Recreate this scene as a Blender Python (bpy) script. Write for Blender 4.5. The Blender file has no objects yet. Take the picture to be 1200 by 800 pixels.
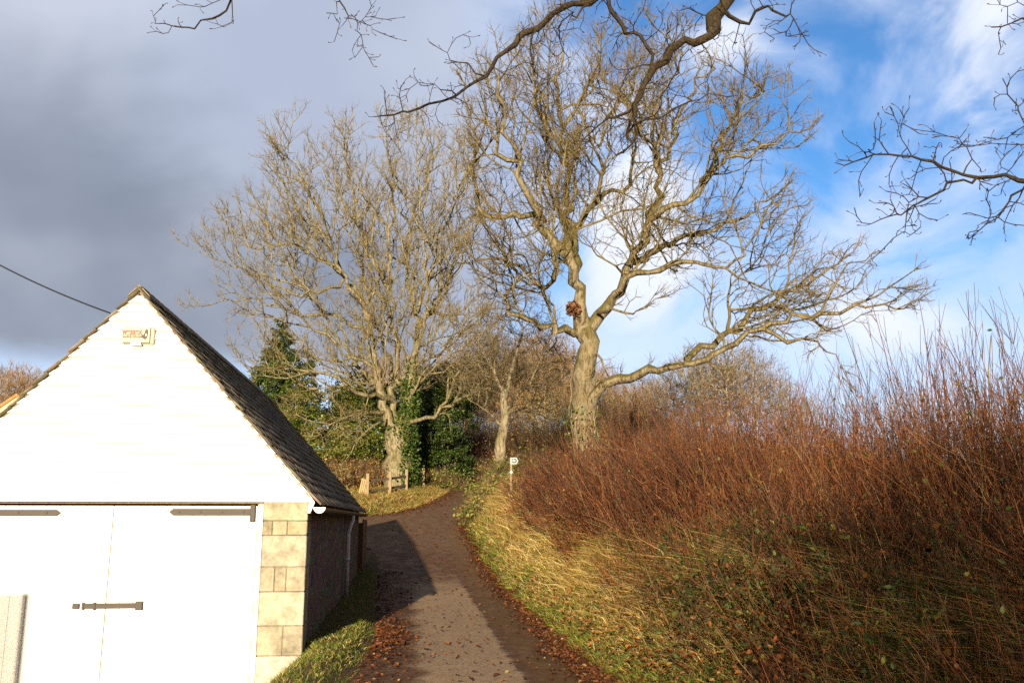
import bpy, bmesh, math
import numpy as np
from mathutils import Vector, Matrix, kdtree

rng = np.random.default_rng(11)
SC = bpy.context.scene
COL = SC.collection
R = math.radians

# ------------------------------------------------------------------ camera model (used to read distances off the survey)
F, TH, H = 1045.0, R(11.36), 1.75
CT, ST = math.cos(TH), math.sin(TH)


def ray(px, py):
    xc, yc = (px - 600) / F, (400 - py) / F
    return np.array([xc, CT - yc * ST, ST + yc * CT])


def P(px, py, Y):
    d = ray(px, py)
    t = Y / d[1]
    return np.array([d[0] * t, Y, H + d[2] * t])


# ------------------------------------------------------------------ terrain
def sp(d, w=4.0):
    return 0.5 * (d + np.sqrt(d * d + w * w))


def zr(Y):
    Y = np.asarray(Y, float)
    return 0.11 * sp(Y - 22.0, 5.0) - 0.10 * sp(Y - 125, 20) - 0.11 * sp(-22.0, 5.0) * 0


def on_road(px, py):
    d = ray(px, py)
    lo, hi = 3.0, 75.0
    for _ in range(60):
        m = 0.5 * (lo + hi)
        if H + d[2] / d[1] * m > zr(m):
            lo = m
        else:
            hi = m
    return d[0] / d[1] * lo, lo


_e = [on_road(*p) for p in [(712, 800), (664, 762), (622, 720), (592, 692), (575, 672), (562, 652), (549, 629), (543, 610),
                            (546, 597), (553, 583)]]
XR = [(-60, -34), (-20, -9), (-9, -2.2), (-4, .3), (0, 1.5), (5, 1.72)] + [(y, x) for x, y in _e] + [(60, -2.3), (66, -0.6), (75, 5), (90, 16), (140, 26)]
XR = np.array(sorted(XR))
XL = np.array([(-60, -38), (-20, -12.5), (-9, -5.4), (-4, -2.7), (0, -1.5), (10.4, -1.82), (14, -2.05), (20, -2.95), (26, -3.75), (30, -4.4), (32.4, -7), (33.2, -15),
               (38.6, -15), (39.6, -7.5), (41, -5.6), (44, -4.75), (47, -4.3), (53, -3.9), (58, -3.9), (66, -2.4), (75, 2.4), (90, 13), (140, 23)])


def xr(Y):
    return np.interp(Y, XR[:, 0], XR[:, 1])


def xl(Y):
    return np.interp(Y, XL[:, 0], XL[:, 1])


def sm(t):
    t = np.clip(t, 0, 1)
    return t * t * (3 - 2 * t)


def wob(X, Y):
    return (np.sin(X * 1.7 + 1.3 * np.sin(Y * .9)) * np.sin(Y * 1.3 + .7 * np.sin(X * 1.1)) * .5
            + .3 * np.sin(X * 3.9 + Y * 2.1) * np.sin(Y * 4.3 - X * 1.7) + .2 * np.sin(X * 7.1 - Y * 5.3))


def hgt(X, Y):
    X = np.asarray(X, float)
    Y = np.asarray(Y, float)
    z = zr(Y)
    a, b = xl(Y), xr(Y)
    s, t = X - b, a - X
    bh = np.interp(Y, [-60, 3, 9, 30, 45, 60, 80], [1.0, 1.1, 1.2, 1.35, 1.4, 1.0, .6])
    w = 1.0 + .12 * np.sin(Y * 1.1) + .1 * np.sin(Y * .43 + 1)
    z = z + np.where(s > 0, bh * sm(s / (1.65 * w)) + .10 * np.clip(s - 1.5, 0, 6) + .10 * wob(X, Y) * sm(s / .8), 0)
    near = sm((30 - Y) / 3)
    far = sm((Y - 39) / 3)
    z = z + np.where(t > 0, near * (.16 * sm(t / .3) + .03 * wob(X, Y) * sm(t / .4)) + far * (.4 * sm(t / 1.6) + .04 * np.clip(t - 1.5, 0, 14) + .08 * wob(X, Y) * sm(t / 1)), 0)
    # forecourt in front of the barn doors lies lower than the lane verge
    z = z - .62 * sm((t - .55) / .9) * sm((12.6 - Y) / .5) * sm((Y - 3) / 4)
    z = z - np.where((s < -.12) & (t < -.12), .06, 0)
    z = z - .055 * sp(X - 24, 8) * sm((Y - 15) / 40) - .03 * sp(-X - 26, 8) * sm((Y - 15) / 40)
    return z


def hz(x, y):
    return float(hgt(x, y))


# ------------------------------------------------------------------ object helpers
def link(name, me, parent=None, loc=None):
    o = bpy.data.objects.new(name, me)
    COL.objects.link(o)
    if parent is not None:
        o.parent = parent
    if loc is not None:
        o.location = loc
    return o


def tag(o, label=None, cat=None, group=None, kind=None):
    if label:
        o['label'] = label
    if cat:
        o['category'] = cat
    if group:
        o['group'] = group
    if kind:
        o['kind'] = kind
    return o


def thing(name, label, cat, loc=(0, 0, 0), rz=0.0, group=None):
    o = link(name, None)
    o.location = loc
    o.rotation_euler = (0, 0, rz)
    o.empty_display_size = .3
    return tag(o, label, cat, group)


def copy_tree(o, parent=None):
    c = o.copy()
    COL.objects.link(c)
    if parent is not None:
        c.parent = parent
    for ch in list(o.children):
        copy_tree(ch, c)
    return c


def np_mesh(name, V, Q=None, T=None, col=None, mat=None, smooth=False, rad=None):
    me = bpy.data.meshes.new(name)
    V = np.asarray(V, np.float32)
    loops, starts, n = [], [], 0
    if Q is not None and len(Q):
        Q = np.asarray(Q, np.int32)
        loops.append(Q.ravel())
        starts.append(np.arange(len(Q)) * 4)
        n = len(Q) * 4
    if T is not None and len(T):
        T = np.asarray(T, np.int32)
        loops.append(T.ravel())
        starts.append(n + np.arange(len(T)) * 3)
    L = np.concatenate(loops)
    S = np.concatenate(starts)
    me.vertices.add(len(V))
    me.vertices.foreach_set('co', V.ravel())
    me.loops.add(len(L))
    me.loops.foreach_set('vertex_index', L.astype(np.int32))
    me.polygons.add(len(S))
    me.polygons.foreach_set('loop_start', S.astype(np.int32))
    if smooth:
        me.polygons.foreach_set('use_smooth', np.ones(len(S), bool))
    me.update(calc_edges=True)
    if col is not None:
        at = me.attributes.new('col', 'FLOAT_COLOR', 'POINT')
        c4 = np.ones((len(V), 4), np.float32)
        c4[:, :3] = np.asarray(col)[:, :3]
        at.data.foreach_set('color', c4.ravel())
    if rad is not None:
        at = me.attributes.new('rad', 'FLOAT', 'POINT')
        at.data.foreach_set('value', np.asarray(rad, np.float32))
    if mat:
        me.materials.append(mat)
    return me


def bm_obj(name, bm, mat, parent=None, smooth=False):
    me = bpy.data.meshes.new(name)
    bmesh.ops.recalc_face_normals(bm, faces=bm.faces)
    bm.to_mesh(me)
    bm.free()
    if smooth:
        me.polygons.foreach_set('use_smooth', np.ones(len(me.polygons), bool))
    for m in (mat if isinstance(mat, (list, tuple)) else [mat]):
        me.materials.append(m)
    return link(name, me, parent)


def bx(bm, x0, x1, y0, y1, z0, z1, bev=0.0, M=None):
    m = Matrix.Translation(((x0 + x1) / 2, (y0 + y1) / 2, (z0 + z1) / 2)) @ Matrix.Diagonal((abs(x1 - x0), abs(y1 - y0), abs(z1 - z0), 1))
    if M is not None:
        m = M @ m
    r = bmesh.ops.create_cube(bm, size=1, matrix=m)
    if bev > 0:
        es = list({e for v in r['verts'] for e in v.link_edges})
        bmesh.ops.bevel(bm, geom=es, offset=bev, segments=1, profile=.5, affect='EDGES')


def tube_bm(bm, pts, rad, sides=10, cap=True):
    pts = [Vector(p) for p in pts]
    rings = []
    n = len(pts)
    for i, p in enumerate(pts):
        t = (pts[min(i + 1, n - 1)] - pts[max(i - 1, 0)]).normalized()
        ref = Vector((0, 0, 1)) if abs(t.z) < .9 else Vector((0, 1, 0))
        u = t.cross(ref).normalized()
        v = t.cross(u).normalized()
        r = rad[i] if hasattr(rad, '__len__') else rad
        rings.append([bm.verts.new(p + r * (math.cos(a) * u + math.sin(a) * v)) for a in [2 * math.pi * k / sides for k in range(sides)]])
    for a, b in zip(rings, rings[1:]):
        # keep rings aligned
        off = min(range(sides), key=lambda k: (b[k].co - a[0].co - (pts[rings.index(b)] - pts[rings.index(a)])).length)
        for k in range(sides):
            bm.faces.new((a[k], a[(k + 1) % sides], b[(k + 1 + off) % sides], b[(k + off) % sides]))
    if cap:
        bm.faces.new(rings[0])
        bm.faces.new(rings[-1])


def poly_bm(bm, pts2, y0, y1):
    """prism from a 2-D outline in x,z between y0 and y1"""
    a = [bm.verts.new((x, y0, z)) for x, z in pts2]
    b = [bm.verts.new((x, y1, z)) for x, z in pts2]
    n = len(a)
    bm.faces.new(a)
    bm.faces.new(b[::-1])
    for i in range(n):
        bm.faces.new((a[i], b[i], b[(i + 1) % n], a[(i + 1) % n]))


def tubes(paths, radii, sides=3, cols=None):
    """many tubes at once: paths (S,K,3), radii (S,K)"""
    paths = np.asarray(paths, float)
    S, K, _ = paths.shape
    t = np.empty_like(paths)
    t[:, 1:-1] = paths[:, 2:] - paths[:, :-2]
    t[:, 0] = paths[:, 1] - paths[:, 0]
    t[:, -1] = paths[:, -1] - paths[:, -2]
    t /= np.linalg.norm(t, axis=2, keepdims=True) + 1e-9
    ref = np.array([.31, .94, .12])
    u = np.cross(t, ref)
    u /= np.linalg.norm(u, axis=2, keepdims=True) + 1e-9
    v = np.cross(t, u)
    an = np.arange(sides) * 2 * np.pi / sides
    V = paths[:, :, None] + radii[:, :, None, None] * (np.cos(an)[None, None, :, None] * u[:, :, None] + np.sin(an)[None, None, :, None] * v[:, :, None])
    idx = np.arange(S * K * sides).reshape(S, K, sides)
    a, b = idx[:, :-1], idx[:, 1:]
    Q = np.stack([a, np.roll(a, -1, 2), np.roll(b, -1, 2), b], -1).reshape(-1, 4)
    C = None
    if cols is not None:
        cols = np.asarray(cols)
        if cols.ndim == 2:
            cols = np.repeat(cols[:, None], K, 1)
        C = np.repeat(cols[:, :, None], sides, 2).reshape(-1, 3)
    return V.reshape(-1, 3), Q, C, np.repeat(radii[:, :, None], sides, 2).ravel()


def unit(a):
    return a / (np.linalg.norm(a, axis=-1, keepdims=True) + 1e-9)


def rdir(n):
    return unit(rng.normal(size=(n, 3)))


def pick(pal, n, var=.18):
    """n colours from a weighted palette [(w, (r,g,b)), ...] with variation"""
    w = np.array([p[0] for p in pal], float)
    c = np.array([p[1] for p in pal], float)
    k = rng.choice(len(pal), n, p=w / w.sum())
    return np.clip(.74 * c[k] * rng.normal(1, var, (n, 1)) * rng.normal(1, var * .3, (n, 3)), .004, .9)


def merge(parts):
    Vs, Qs, Cs, Rs, o = [], [], [], [], 0
    for V, Q, C, Rr in parts:
        Vs.append(V)
        Qs.append(Q + o)
        Cs.append(C)
        Rs.append(Rr)
        o += len(V)
    return np.concatenate(Vs), np.concatenate(Qs), np.concatenate(Cs), np.concatenate(Rs)


def leaf_mesh(name, pos, size, col, mat, nrm=None, asp=.55, fold=.25):
    """folded four-corner leaves"""
    n = len(pos)
    nrm = rdir(n) if nrm is None else unit(nrm)
    d = unit(np.cross(nrm, rdir(n)))
    b = np.cross(nrm, d)
    size = np.broadcast_to(size, (n,))[:, None]
    h = size * asp * .5
    up = nrm * size * fold * .3
    V = np.stack([pos - d * size * .5, pos - d * size * .18 + b * h + up, pos + d * size * .2 + b * h * .8 + up, pos + d * size * .5 - up * .6,
                  pos + d * size * .2 - b * h * .8 + up, pos - d * size * .18 - b * h + up], 1).reshape(-1, 3)
    i = (np.arange(n) * 6)[:, None]
    Q = np.concatenate([i + np.array([0, 1, 2, 3]), i + np.array([0, 3, 4, 5])])
    return np_mesh(name, V, Q, None, np.repeat(col, 6, 0), mat)

SKY_TINT = (.68, 1.17, 1.64)
C_WHITE = (7.0, 7.4, 8.2)
C_GREY = (3.5, 4.0, 5.2)
C_DARK = (1.6, 1.92, 2.6)
SKY_STR = .056
EXPOSURE = 1.25

# ------------------------------------------------------------------ materials
class NT:
    def __init__(s, name):
        s.m = bpy.data.materials.new(name)
        s.m.use_nodes = True
        s.t = s.m.node_tree
        s.b = s.t.nodes['Principled BSDF']
        s.b.inputs['Specular IOR Level'].default_value = .25

    def n(s, typ, **kw):
        nd = s.t.nodes.new(typ)
        for k, v in kw.items():
            if k.startswith('i_'):
                key = k[2:]
                nd.inputs[int(key) if key.isdigit() else key].default_value = v
            else:
                setattr(nd, k, v)
        return nd

    def l(s, a, b):
        s.t.links.new(a, b)

    def pos(s):
        return s.n('ShaderNodeNewGeometry').outputs['Position']

    def obj(s):
        return s.n('ShaderNodeTexCoord').outputs['Object']

    def noise(s, scale, detail=4, vec=None, rough=.6, dist=0.0, st=None):
        nd = s.n('ShaderNodeTexNoise')
        nd.inputs['Scale'].default_value = scale
        nd.inputs['Detail'].default_value = detail
        nd.inputs['Roughness'].default_value = rough
        nd.inputs['Distortion'].default_value = dist
        vec = vec if vec is not None else s.pos()
        if st:
            mp = s.n('ShaderNodeMapping')
            mp.inputs['Scale'].default_value = st
            s.l(vec, mp.inputs['Vector'])
            vec = mp.outputs[0]
        s.l(vec, nd.inputs['Vector'])
        return nd.outputs['Fac']

    def ramp(s, fac, stops, interp='LINEAR'):
        nd = s.n('ShaderNodeValToRGB')
        nd.color_ramp.interpolation = interp
        el = nd.color_ramp.elements
        while len(el) < len(stops):
            el.new(.5)
        for e, (p, c) in zip(el, stops):
            e.position = p
            e.color = (c, c, c, 1) if not hasattr(c, '__len__') else (*c, 1)
        s.l(fac, nd.inputs[0])
        return nd.outputs[0]

    def mix(s, fac, a, b, mode='MIX'):
        nd = s.n('ShaderNodeMix', data_type='RGBA', blend_type=mode)
        for sock, v in ((nd.inputs[0], fac), (nd.inputs[6], a), (nd.inputs[7], b)):
            if isinstance(v, (int, float)):
                sock.default_value = v if sock.type == 'VALUE' else (v, v, v, 1)
            elif isinstance(v, tuple):
                sock.default_value = (*v, 1)
            else:
                s.l(v, sock)
        return nd.outputs[2]

    def math(s, op, a, b=0.0, c=0.0, clamp=False):
        nd = s.n('ShaderNodeMath', operation=op, use_clamp=clamp)
        for k, v in enumerate((a, b, c)):
            if isinstance(v, (int, float)):
                nd.inputs[k].default_value = v
            else:
                s.l(v, nd.inputs[k])
        return nd.outputs[0]

    def bump(s, h, dist=.01, strength=.6):
        nd = s.n('ShaderNodeBump')
        nd.inputs['Strength'].default_value = strength
        nd.inputs['Distance'].default_value = dist
        s.l(h, nd.inputs['Height'])
        s.l(nd.outputs[0], s.b.inputs['Normal'])

    def col(s, c):
        if isinstance(c, tuple):
            s.b.inputs['Base Color'].default_value = (*c, 1)
        else:
            s.l(c, s.b.inputs['Base Color'])

    def rough(s, r):
        if isinstance(r, (int, float)):
            s.b.inputs['Roughness'].default_value = r
        else:
            s.l(r, s.b.inputs['Roughness'])

    def attr(s, name='col'):
        return s.n('ShaderNodeAttribute', attribute_name=name)

    def sep(s, v):
        nd = s.n('ShaderNodeSeparateXYZ')
        s.l(v, nd.inputs[0])
        return nd.outputs


def simple(name, c, rough=.7, scale=12, amt=.25, bump=.0, st=None):
    k = NT(name)
    f = k.noise(scale, 5, st=st, vec=k.obj() if st else None)
    c2 = tuple(x * (1 - amt) for x in c)
    c3 = tuple(min(1, x * (1 + amt)) for x in c)
    k.col(k.ramp(f, [(.3, c2), (.7, c3)]))
    k.rough(rough)
    if bump:
        k.bump(f, bump)
    return k.m


def leafmat(name, trans=.35, rough=.55):
    """per-leaf colour from the mesh, some light through the leaf"""
    k = NT(name)
    a = k.attr().outputs['Color']
    k.col(a)
    k.rough(rough)
    tr = k.n('ShaderNodeBsdfTranslucent')
    k.l(a, tr.inputs[0])
    mx = k.n('ShaderNodeMixShader')
    mx.inputs[0].default_value = trans
    k.l(k.b.outputs[0], mx.inputs[1])
    k.l(tr.outputs[0], mx.inputs[2])
    k.l(mx.outputs[0], k.t.nodes['Material Output'].inputs[0])
    return k.m


def stemmat(name, rough=.6):
    k = NT(name)
    a = k.attr().outputs['Color']
    f = k.noise(9, 3)
    k.col(k.mix(1.0, a, k.ramp(f, [(.3, .6), (.7, 1.4)]), 'MULTIPLY'))
    k.rough(rough)
    k.b.inputs['Specular IOR Level'].default_value = .35
    return k.m


def barkmat(name, moss=(.075, .064, .010), lichen=(.25, .235, .165), mossamt=.8, sc=1.0, bd=.08):
    k = NT(name)
    a = k.attr().outputs['Color']
    r = k.attr('rad').outputs['Fac']
    f = k.noise(3.2 * sc, 6, rough=.7)
    f2 = k.noise(9 * sc, 6, rough=.7, st=(1, 1, .22 if sc == 1 else .8), vec=k.pos())
    c = k.mix(1.0, a, k.ramp(f2, [(.40, .30), (.58, 1.35)]), 'MULTIPLY')
    thick = k.ramp(r, [(.02, 0.0), (.09, 1.0)])
    lm = k.math('MULTIPLY', k.ramp(k.noise(2.3, 7, rough=.75), [(.5, 0.0), (.6, 1.0)]), k.ramp(r, [(.02, .15), (.1, .7)]))
    c = k.mix(lm, c, lichen)
    nz = k.sep(k.n('ShaderNodeNewGeometry').outputs['Normal'])[2]
    mm = k.math('MULTIPLY', k.ramp(k.math('ADD', nz, k.math('MULTIPLY', f, .9)), [(.35, 0.0), (.7, mossamt)]), thick)
    mm = k.math('MULTIPLY', mm, k.ramp(nz, [(.0, .5), (.3, 1.0)]))
    c = k.mix(mm, c, moss)
    k.col(c)
    k.rough(.85)
    k.bump(k.math('ADD', f2, k.math('MULTIPLY', f, .7)), bd, 1.0)
    return k.m


M = {}
M['leaf'] = leafmat('leaf')
M['evergreen'] = leafmat('evergreen_leaf', .15, .4)
M['grass'] = leafmat('grass_blade', .3, .6)
M['litter'] = leafmat('dead_leaf', .2, .65)
M['stem'] = stemmat('stem_bark')
M['bark_oak'] = barkmat('oak_bark')
M['bark_pale'] = barkmat('pale_oak_bark', moss=(.085, .08, .014), mossamt=.6)
M['bark_near'] = barkmat('branch_bark', moss=(.055, .045, .010), lichen=(.12, .11, .075), mossamt=.8, sc=5.0, bd=.03)

k = NT('white_paint')
f = k.noise(1.6, 6, st=(1, 1, .35), vec=k.obj())
g = k.noise(40, 3)
c = k.ramp(f, [(.25, (.70, .68, .63)), (.6, (.82, .81, .79))])
k.col(k.mix(k.ramp(k.noise(6, 8, rough=.75), [(.66, 0.0), (.78, .35)]), c, (.5, .46, .38)))
k.rough(.55)
k.bump(g, .002, .25)
M['white'] = k.m

k = NT('weathered_iron')
k.col(k.mix(k.ramp(k.noise(14, 6), [(.58, 0.0), (.72, .8)]), (.058, .052, .048), (.10, .055, .032)))
k.rough(.6)
k.bump(k.noise(40, 4), .002)
M['iron'] = k.m

k = NT('limestone_block')
a = k.attr().outputs['Color']
f = k.noise(5, 8, rough=.72)
c = k.mix(1.0, a, k.ramp(f, [(.32, .45), (.62, 1.15)]), 'MULTIPLY')
c = k.mix(k.ramp(k.noise(3.1, 6, rough=.7), [(.58, 0.0), (.7, .5)]), c, (.30, .20, .07))
c = k.mix(k.ramp(k.noise(7.3, 7, rough=.8), [(.6, 0.0), (.68, .45)]), c, (.36, .34, .27))
k.col(c)
k.rough(.9)
k.bump(k.math('ADD', f, k.math('MULTIPLY', k.noise(28, 6), .5)), .02, .8)
M['stone'] = k.m

k = NT('rubble_wall')
v = k.n('ShaderNodeTexVoronoi', feature='DISTANCE_TO_EDGE')
v.inputs['Scale'].default_value = 4.2
mp = k.n('ShaderNodeMapping')
mp.inputs['Scale'].default_value = (.7, .7, 1.5)
k.l(k.obj(), mp.inputs[0])
k.l(mp.outputs[0], v.inputs['Vector'])
v2 = k.n('ShaderNodeTexVoronoi')
v2.inputs['Scale'].default_value = 4.2
k.l(mp.outputs[0], v2.inputs['Vector'])
joint = k.ramp(v.outputs['Distance'], [(.02, 0.0), (.09, 1.0)])
sc = k.mix(.55, (.16, .125, .09), k.mix(1.0, (.25, .215, .17), v2.outputs['Color'], 'MULTIPLY'))
c = k.mix(joint, (.22, .18, .135), sc)
c = k.mix(k.ramp(k.noise(4, 6), [(.5, 0.0), (.7, .6)]), c, (.12, .10, .07))
k.col(c)
k.rough(.95)
k.bump(k.math('ADD', joint, k.math('MULTIPLY', k.noise(20, 5), .6)), .03, .9)
M['rubble'] = k.m

k = NT('roof_stone_tile')
a = k.attr().outputs['Color']
f = k.noise(6, 8, rough=.75)
c = k.mix(1.0, a, k.ramp(f, [(.3, .6), (.7, 1.3)]), 'MULTIPLY')
c = k.mix(k.ramp(k.noise(9, 8, rough=.8), [(.6, 0.0), (.67, .6)]), c, (.30, .29, .22))
c = k.mix(k.ramp(k.noise(2.3, 6, rough=.75), [(.52, 0.0), (.64, .7)]), c, (.06, .065, .015))
k.col(c)
k.rough(.85)
k.bump(f, .01, .8)
M['tile'] = k.m

M['gutter'] = simple('black_gutter', (.03, .03, .032), .4)
M['pipe'] = simple('grey_downpipe', (.72, .74, .8), .4)
M['mortar'] = simple('pillar_mortar', (.17, .145, .105), .95, 30, .4, .01)
M['wood'] = simple('weathered_wood', (.22, .17, .105), .85, 6, .35, .01, st=(6, 6, .7))
M['wood_fresh'] = simple('new_timber', (.33, .25, .13), .8, 6, .25, .006, st=(6, 6, .7))
M['wood_brown'] = simple('brown_stained_wood', (.15, .08, .035), .75, 6, .3, .006, st=(6, 6, .7))
M['rail'] = simple('grey_rail', (.14, .115, .08), .85, 8, .35, .008)
M['cream'] = simple('cream_plastic', (.42, .385, .25), .45, 20, .04)
M['plate'] = simple('weathered_plate', (.36, .37, .40), .6, 20, .06)
M['sign_white'] = simple('white_plate', (.8, .8, .78), .45, 20, .04)
M['sign_green'] = simple('dark_green_print', (.012, .06, .04), .5, 20, .1)
M['black'] = simple('black_print', (.02, .02, .02), .5, 20, .1)
M['red'] = simple('red_print', (.32, .035, .025), .5, 20, .1)
M['clay'] = simple('clay_roof', (.40, .17, .06), .85, 9, .35, .02)
M['plaster'] = simple('house_plaster', (.62, .52, .36), .9, 5, .1)
M['rubber'] = simple('cable_sheath', (.015, .015, .016), .6, 20, .1)
M['glass_dark'] = simple('window_glass', (.03, .035, .04), .08, 3, .1)

# ground
k = NT('ground_soil_and_turf')
p = k.pos()
f = k.noise(.8, 6, rough=.65)
g = k.noise(7, 8, rough=.75)
c = k.ramp(g, [(.3, (.035, .022, .012)), (.55, (.085, .05, .024)), (.75, (.15, .085, .035))])
c = k.mix(k.ramp(f, [(.45, 0.0), (.6, .7)]), c, k.ramp(g, [(.3, (.03, .035, .008)), (.7, (.11, .10, .025))]))
k.col(c)
k.rough(.95)
k.bump(k.math('ADD', g, k.noise(30, 6)), .05, .8)
M['ground'] = k.m

# lane: damp dark tarmac with mud, a worn pale strip down the middle
k = NT('damp_lane_tarmac')
uv = k.n('ShaderNodeUVMap', uv_map='UVMap').outputs[0]
u, vv, _ = k.sep(uv)
n1 = k.noise(1.1, 6, rough=.7)
n2 = k.noise(3.5, 7, rough=.75)
n3 = k.noise(60, 3, rough=.7)
dark = k.ramp(n2, [(.3, (.048, .024, .013)), (.5, (.085, .046, .026)), (.70, (.17, .105, .065))])
pale = k.ramp(n3, [(.3, (.36, .27, .175)), (.7, (.70, .55, .37))])
edge_r = k.math('ADD', k.math('MULTIPLY', n2, .10), .655)
edge_l = k.math('ADD', k.math('MULTIPLY', n1, .34), .06)
mr = k.math('MULTIPLY', k.math('SUBTRACT', edge_r, u), 38, clamp=True)
ml = k.math('MULTIPLY', k.math('SUBTRACT', u, edge_l), 12, clamp=True)
along = k.ramp(k.math('MULTIPLY', k.math('SUBTRACT', vv, k.math('MULTIPLY', n1, 5.0)), .03), [(.55, 1.0), (.66, .0)])
patch = k.ramp(k.math('ADD', k.noise(2.2, 8, rough=.75, dist=.6, st=(1, .4, 1), vec=p), k.math('MULTIPLY', k.math('SUBTRACT', k.noise(22, 5, rough=.75), .5), .35)), [(.40, .0), (.53, 1.0)])
far = k.math('MULTIPLY', k.ramp(k.noise(.5, 5, rough=.6, st=(1.4, .35, 1), vec=p), [(.495, 0.0), (.555, .95)]), k.ramp(k.math('MULTIPLY', vv, .02), [(.56, 0.0), (.62, 1.0)]))
mask = k.math('MULTIPLY', k.math('MULTIPLY', mr, ml), k.math('MULTIPLY', along, k.math('ADD', k.math('MULTIPLY', patch, .78), .16)))
mask = k.math('MAXIMUM', mask, far)
mush = k.ramp(k.noise(3.4, 9, rough=.8, st=(1, .38, 1), vec=p), [(.46, 0.0), (.55, 1.0)])
mask = k.math('MULTIPLY', mask, k.math('SUBTRACT', 1.0, k.math('MULTIPLY', mush, .78)))
c = k.mix(mask, dark, pale)
vor = k.n('ShaderNodeTexVoronoi', feature='DISTANCE_TO_EDGE')
vor.inputs['Scale'].default_value = 1.1
wv = k.n('ShaderNodeVectorMath', operation='ADD')
k.l(p, wv.inputs[0])
nv = k.n('ShaderNodeTexNoise')
nv.inputs['Scale'].default_value = 2.5
nv.inputs['Detail'].default_value = 6
k.l(p, nv.inputs['Vector'])
k.l(nv.outputs['Color'], wv.inputs[1])
k.l(wv.outputs[0], vor.inputs['Vector'])
alg = k.math('MULTIPLY', k.math('MULTIPLY', k.ramp(u, [(.70, 0.0), (.78, 1.0)]), k.ramp(u, [(.90, 1.0), (.97, 0.0)])), k.ramp(k.noise(1.5, 6, rough=.7, st=(1, .3, 1), vec=p), [(.42, 0.0), (.58, .8)]))
c = k.mix(k.math('MULTIPLY', alg, k.math('SUBTRACT', 1.0, mask)), c, (.12, .075, .022))
crack = k.ramp(vor.outputs['Distance'], [(.004, .6), (.014, 0.0)])
c = k.mix(crack, c, (.03, .018, .012))
c = k.mix(k.ramp(k.noise(5, 8, rough=.8), [(.60, 0.0), (.70, .7)]), c, (.075, .036, .02))
k.col(c)
wet = k.ramp(k.noise(1.3, 5), [(.35, .5), (.55, .85)])
k.rough(k.mix(mask, wet, .8))
k.b.inputs['Specular IOR Level'].default_value = .16
k.bump(k.math('ADD', k.math('MULTIPLY', n3, .35), n2), .012, .7)
M['lane'] = k.m

k = NT('mossy_kerb_stone')
k.col(k.mix(k.ramp(k.noise(5, 7, rough=.75), [(.42, 0.0), (.55, 1.0)]), (.12, .10, .07), (.065, .07, .010)))
k.rough(.95)
k.bump(k.noise(14, 7), .03, .9)
M['kerb'] = k.m

# ------------------------------------------------------------------ ground sheet
def axis(lo, hi, f0, f1, fine, coarse0=.5, g=1.16):
    a = list(np.arange(f0, f1 + 1e-6, fine))
    d, x = coarse0, f1
    while x < hi:
        x += d
        d *= g
        a.append(x)
    d, x = coarse0, f0
    while x > lo:
        x -= d
        d *= g
        a.insert(0, x)
    return np.array(a)


ax = axis(-900, 900, -9, 11, .2)
ay = axis(-200, 1500, -6, 62, .3)
gx, gy = np.meshgrid(ax, ay)
gz = hgt(gx, gy)
V = np.stack([gx, gy, gz], -1).reshape(-1, 3)
nx, ny = len(ax), len(ay)
i = (np.arange(ny - 1)[:, None] * nx + np.arange(nx - 1)[None]).ravel()
tag(link('ground', np_mesh('ground', V, np.stack([i, i + 1, i + nx + 1, i + nx], 1), mat=M['ground'], smooth=True)), kind='structure')

# ------------------------------------------------------------------ lane
ys = np.arange(-40, 110, .4)
cs = np.linspace(0, 1, 15)
a, b = xl(ys) - .22, xr(ys) + .3
LX = a[:, None] + (b - a)[:, None] * cs[None]
LY = np.repeat(ys[:, None], len(cs), 1)
LZ = zr(LY) + .02 * (1 - (2 * cs[None] - 1) ** 2) + .003 * wob(LX * .5, LY * .25)
V = np.stack([LX, LY, LZ], -1).reshape(-1, 3)
n1 = len(cs)
i = (np.arange(len(ys) - 1)[:, None] * n1 + np.arange(n1 - 1)[None]).ravel()
me = np_mesh('lane', V, np.stack([i, i + 1, i + n1 + 1, i + n1], 1), mat=M['lane'], smooth=True)
uvl = me.uv_layers.new(name='UVMap')
li = np.empty(len(me.loops), np.int32)
me.loops.foreach_get('vertex_index', li)
a0, b0 = np.interp(ys, [0, 10.4, 20, 26, 60], [-1.3, -1.82, -2.95, -3.75, -4.6])[:, None], xr(ys)[:, None]
U = ((LX - a0) / (b0 - a0)).ravel()
uvl.data.foreach_set('uv', np.stack([U[li], LY.ravel()[li]], 1).astype(np.float32).ravel())
tag(link('lane', me), kind='structure')

# ------------------------------------------------------------------ barn
BY = 11.9
_ap = P(165, 337, BY)
BA = R(6.26)
BARN = np.array([_ap[0], _ap[1], 0.0])
BRX = np.array([math.cos(BA), math.sin(BA), 0])
BRY = np.array([-math.sin(BA), math.cos(BA), 0])


def Q(px, py):
    """pixel -> (x, z) on the barn's front face"""
    d = ray(px, py)
    o = np.array([0, 0, H]) - BARN
    t = -(o @ BRY) / (d @ BRY)
    q = o + d * t
    return q @ BRX, q[2]


APZ = float(_ap[2])
ASY = .955                      # the left slope is a little flatter
WX = Q(359, 650)[0]            # wall half width
EX, EZ = Q(372, 584)           # eave edge
LEN = 11.9
LZ0 = Q(150, 589.5)[1]         # lintel underside
sl = (APZ - EZ) / EX           # roof slope
TBX = lambda z: (APZ - .07 - z) / sl
EXS = {1: EX, -1: EX / ASY}

barn = thing('barn', 'white boarded barn with stone quoins and mossy stone tiled roof beside the lane', 'barn', BARN, BA)

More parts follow.
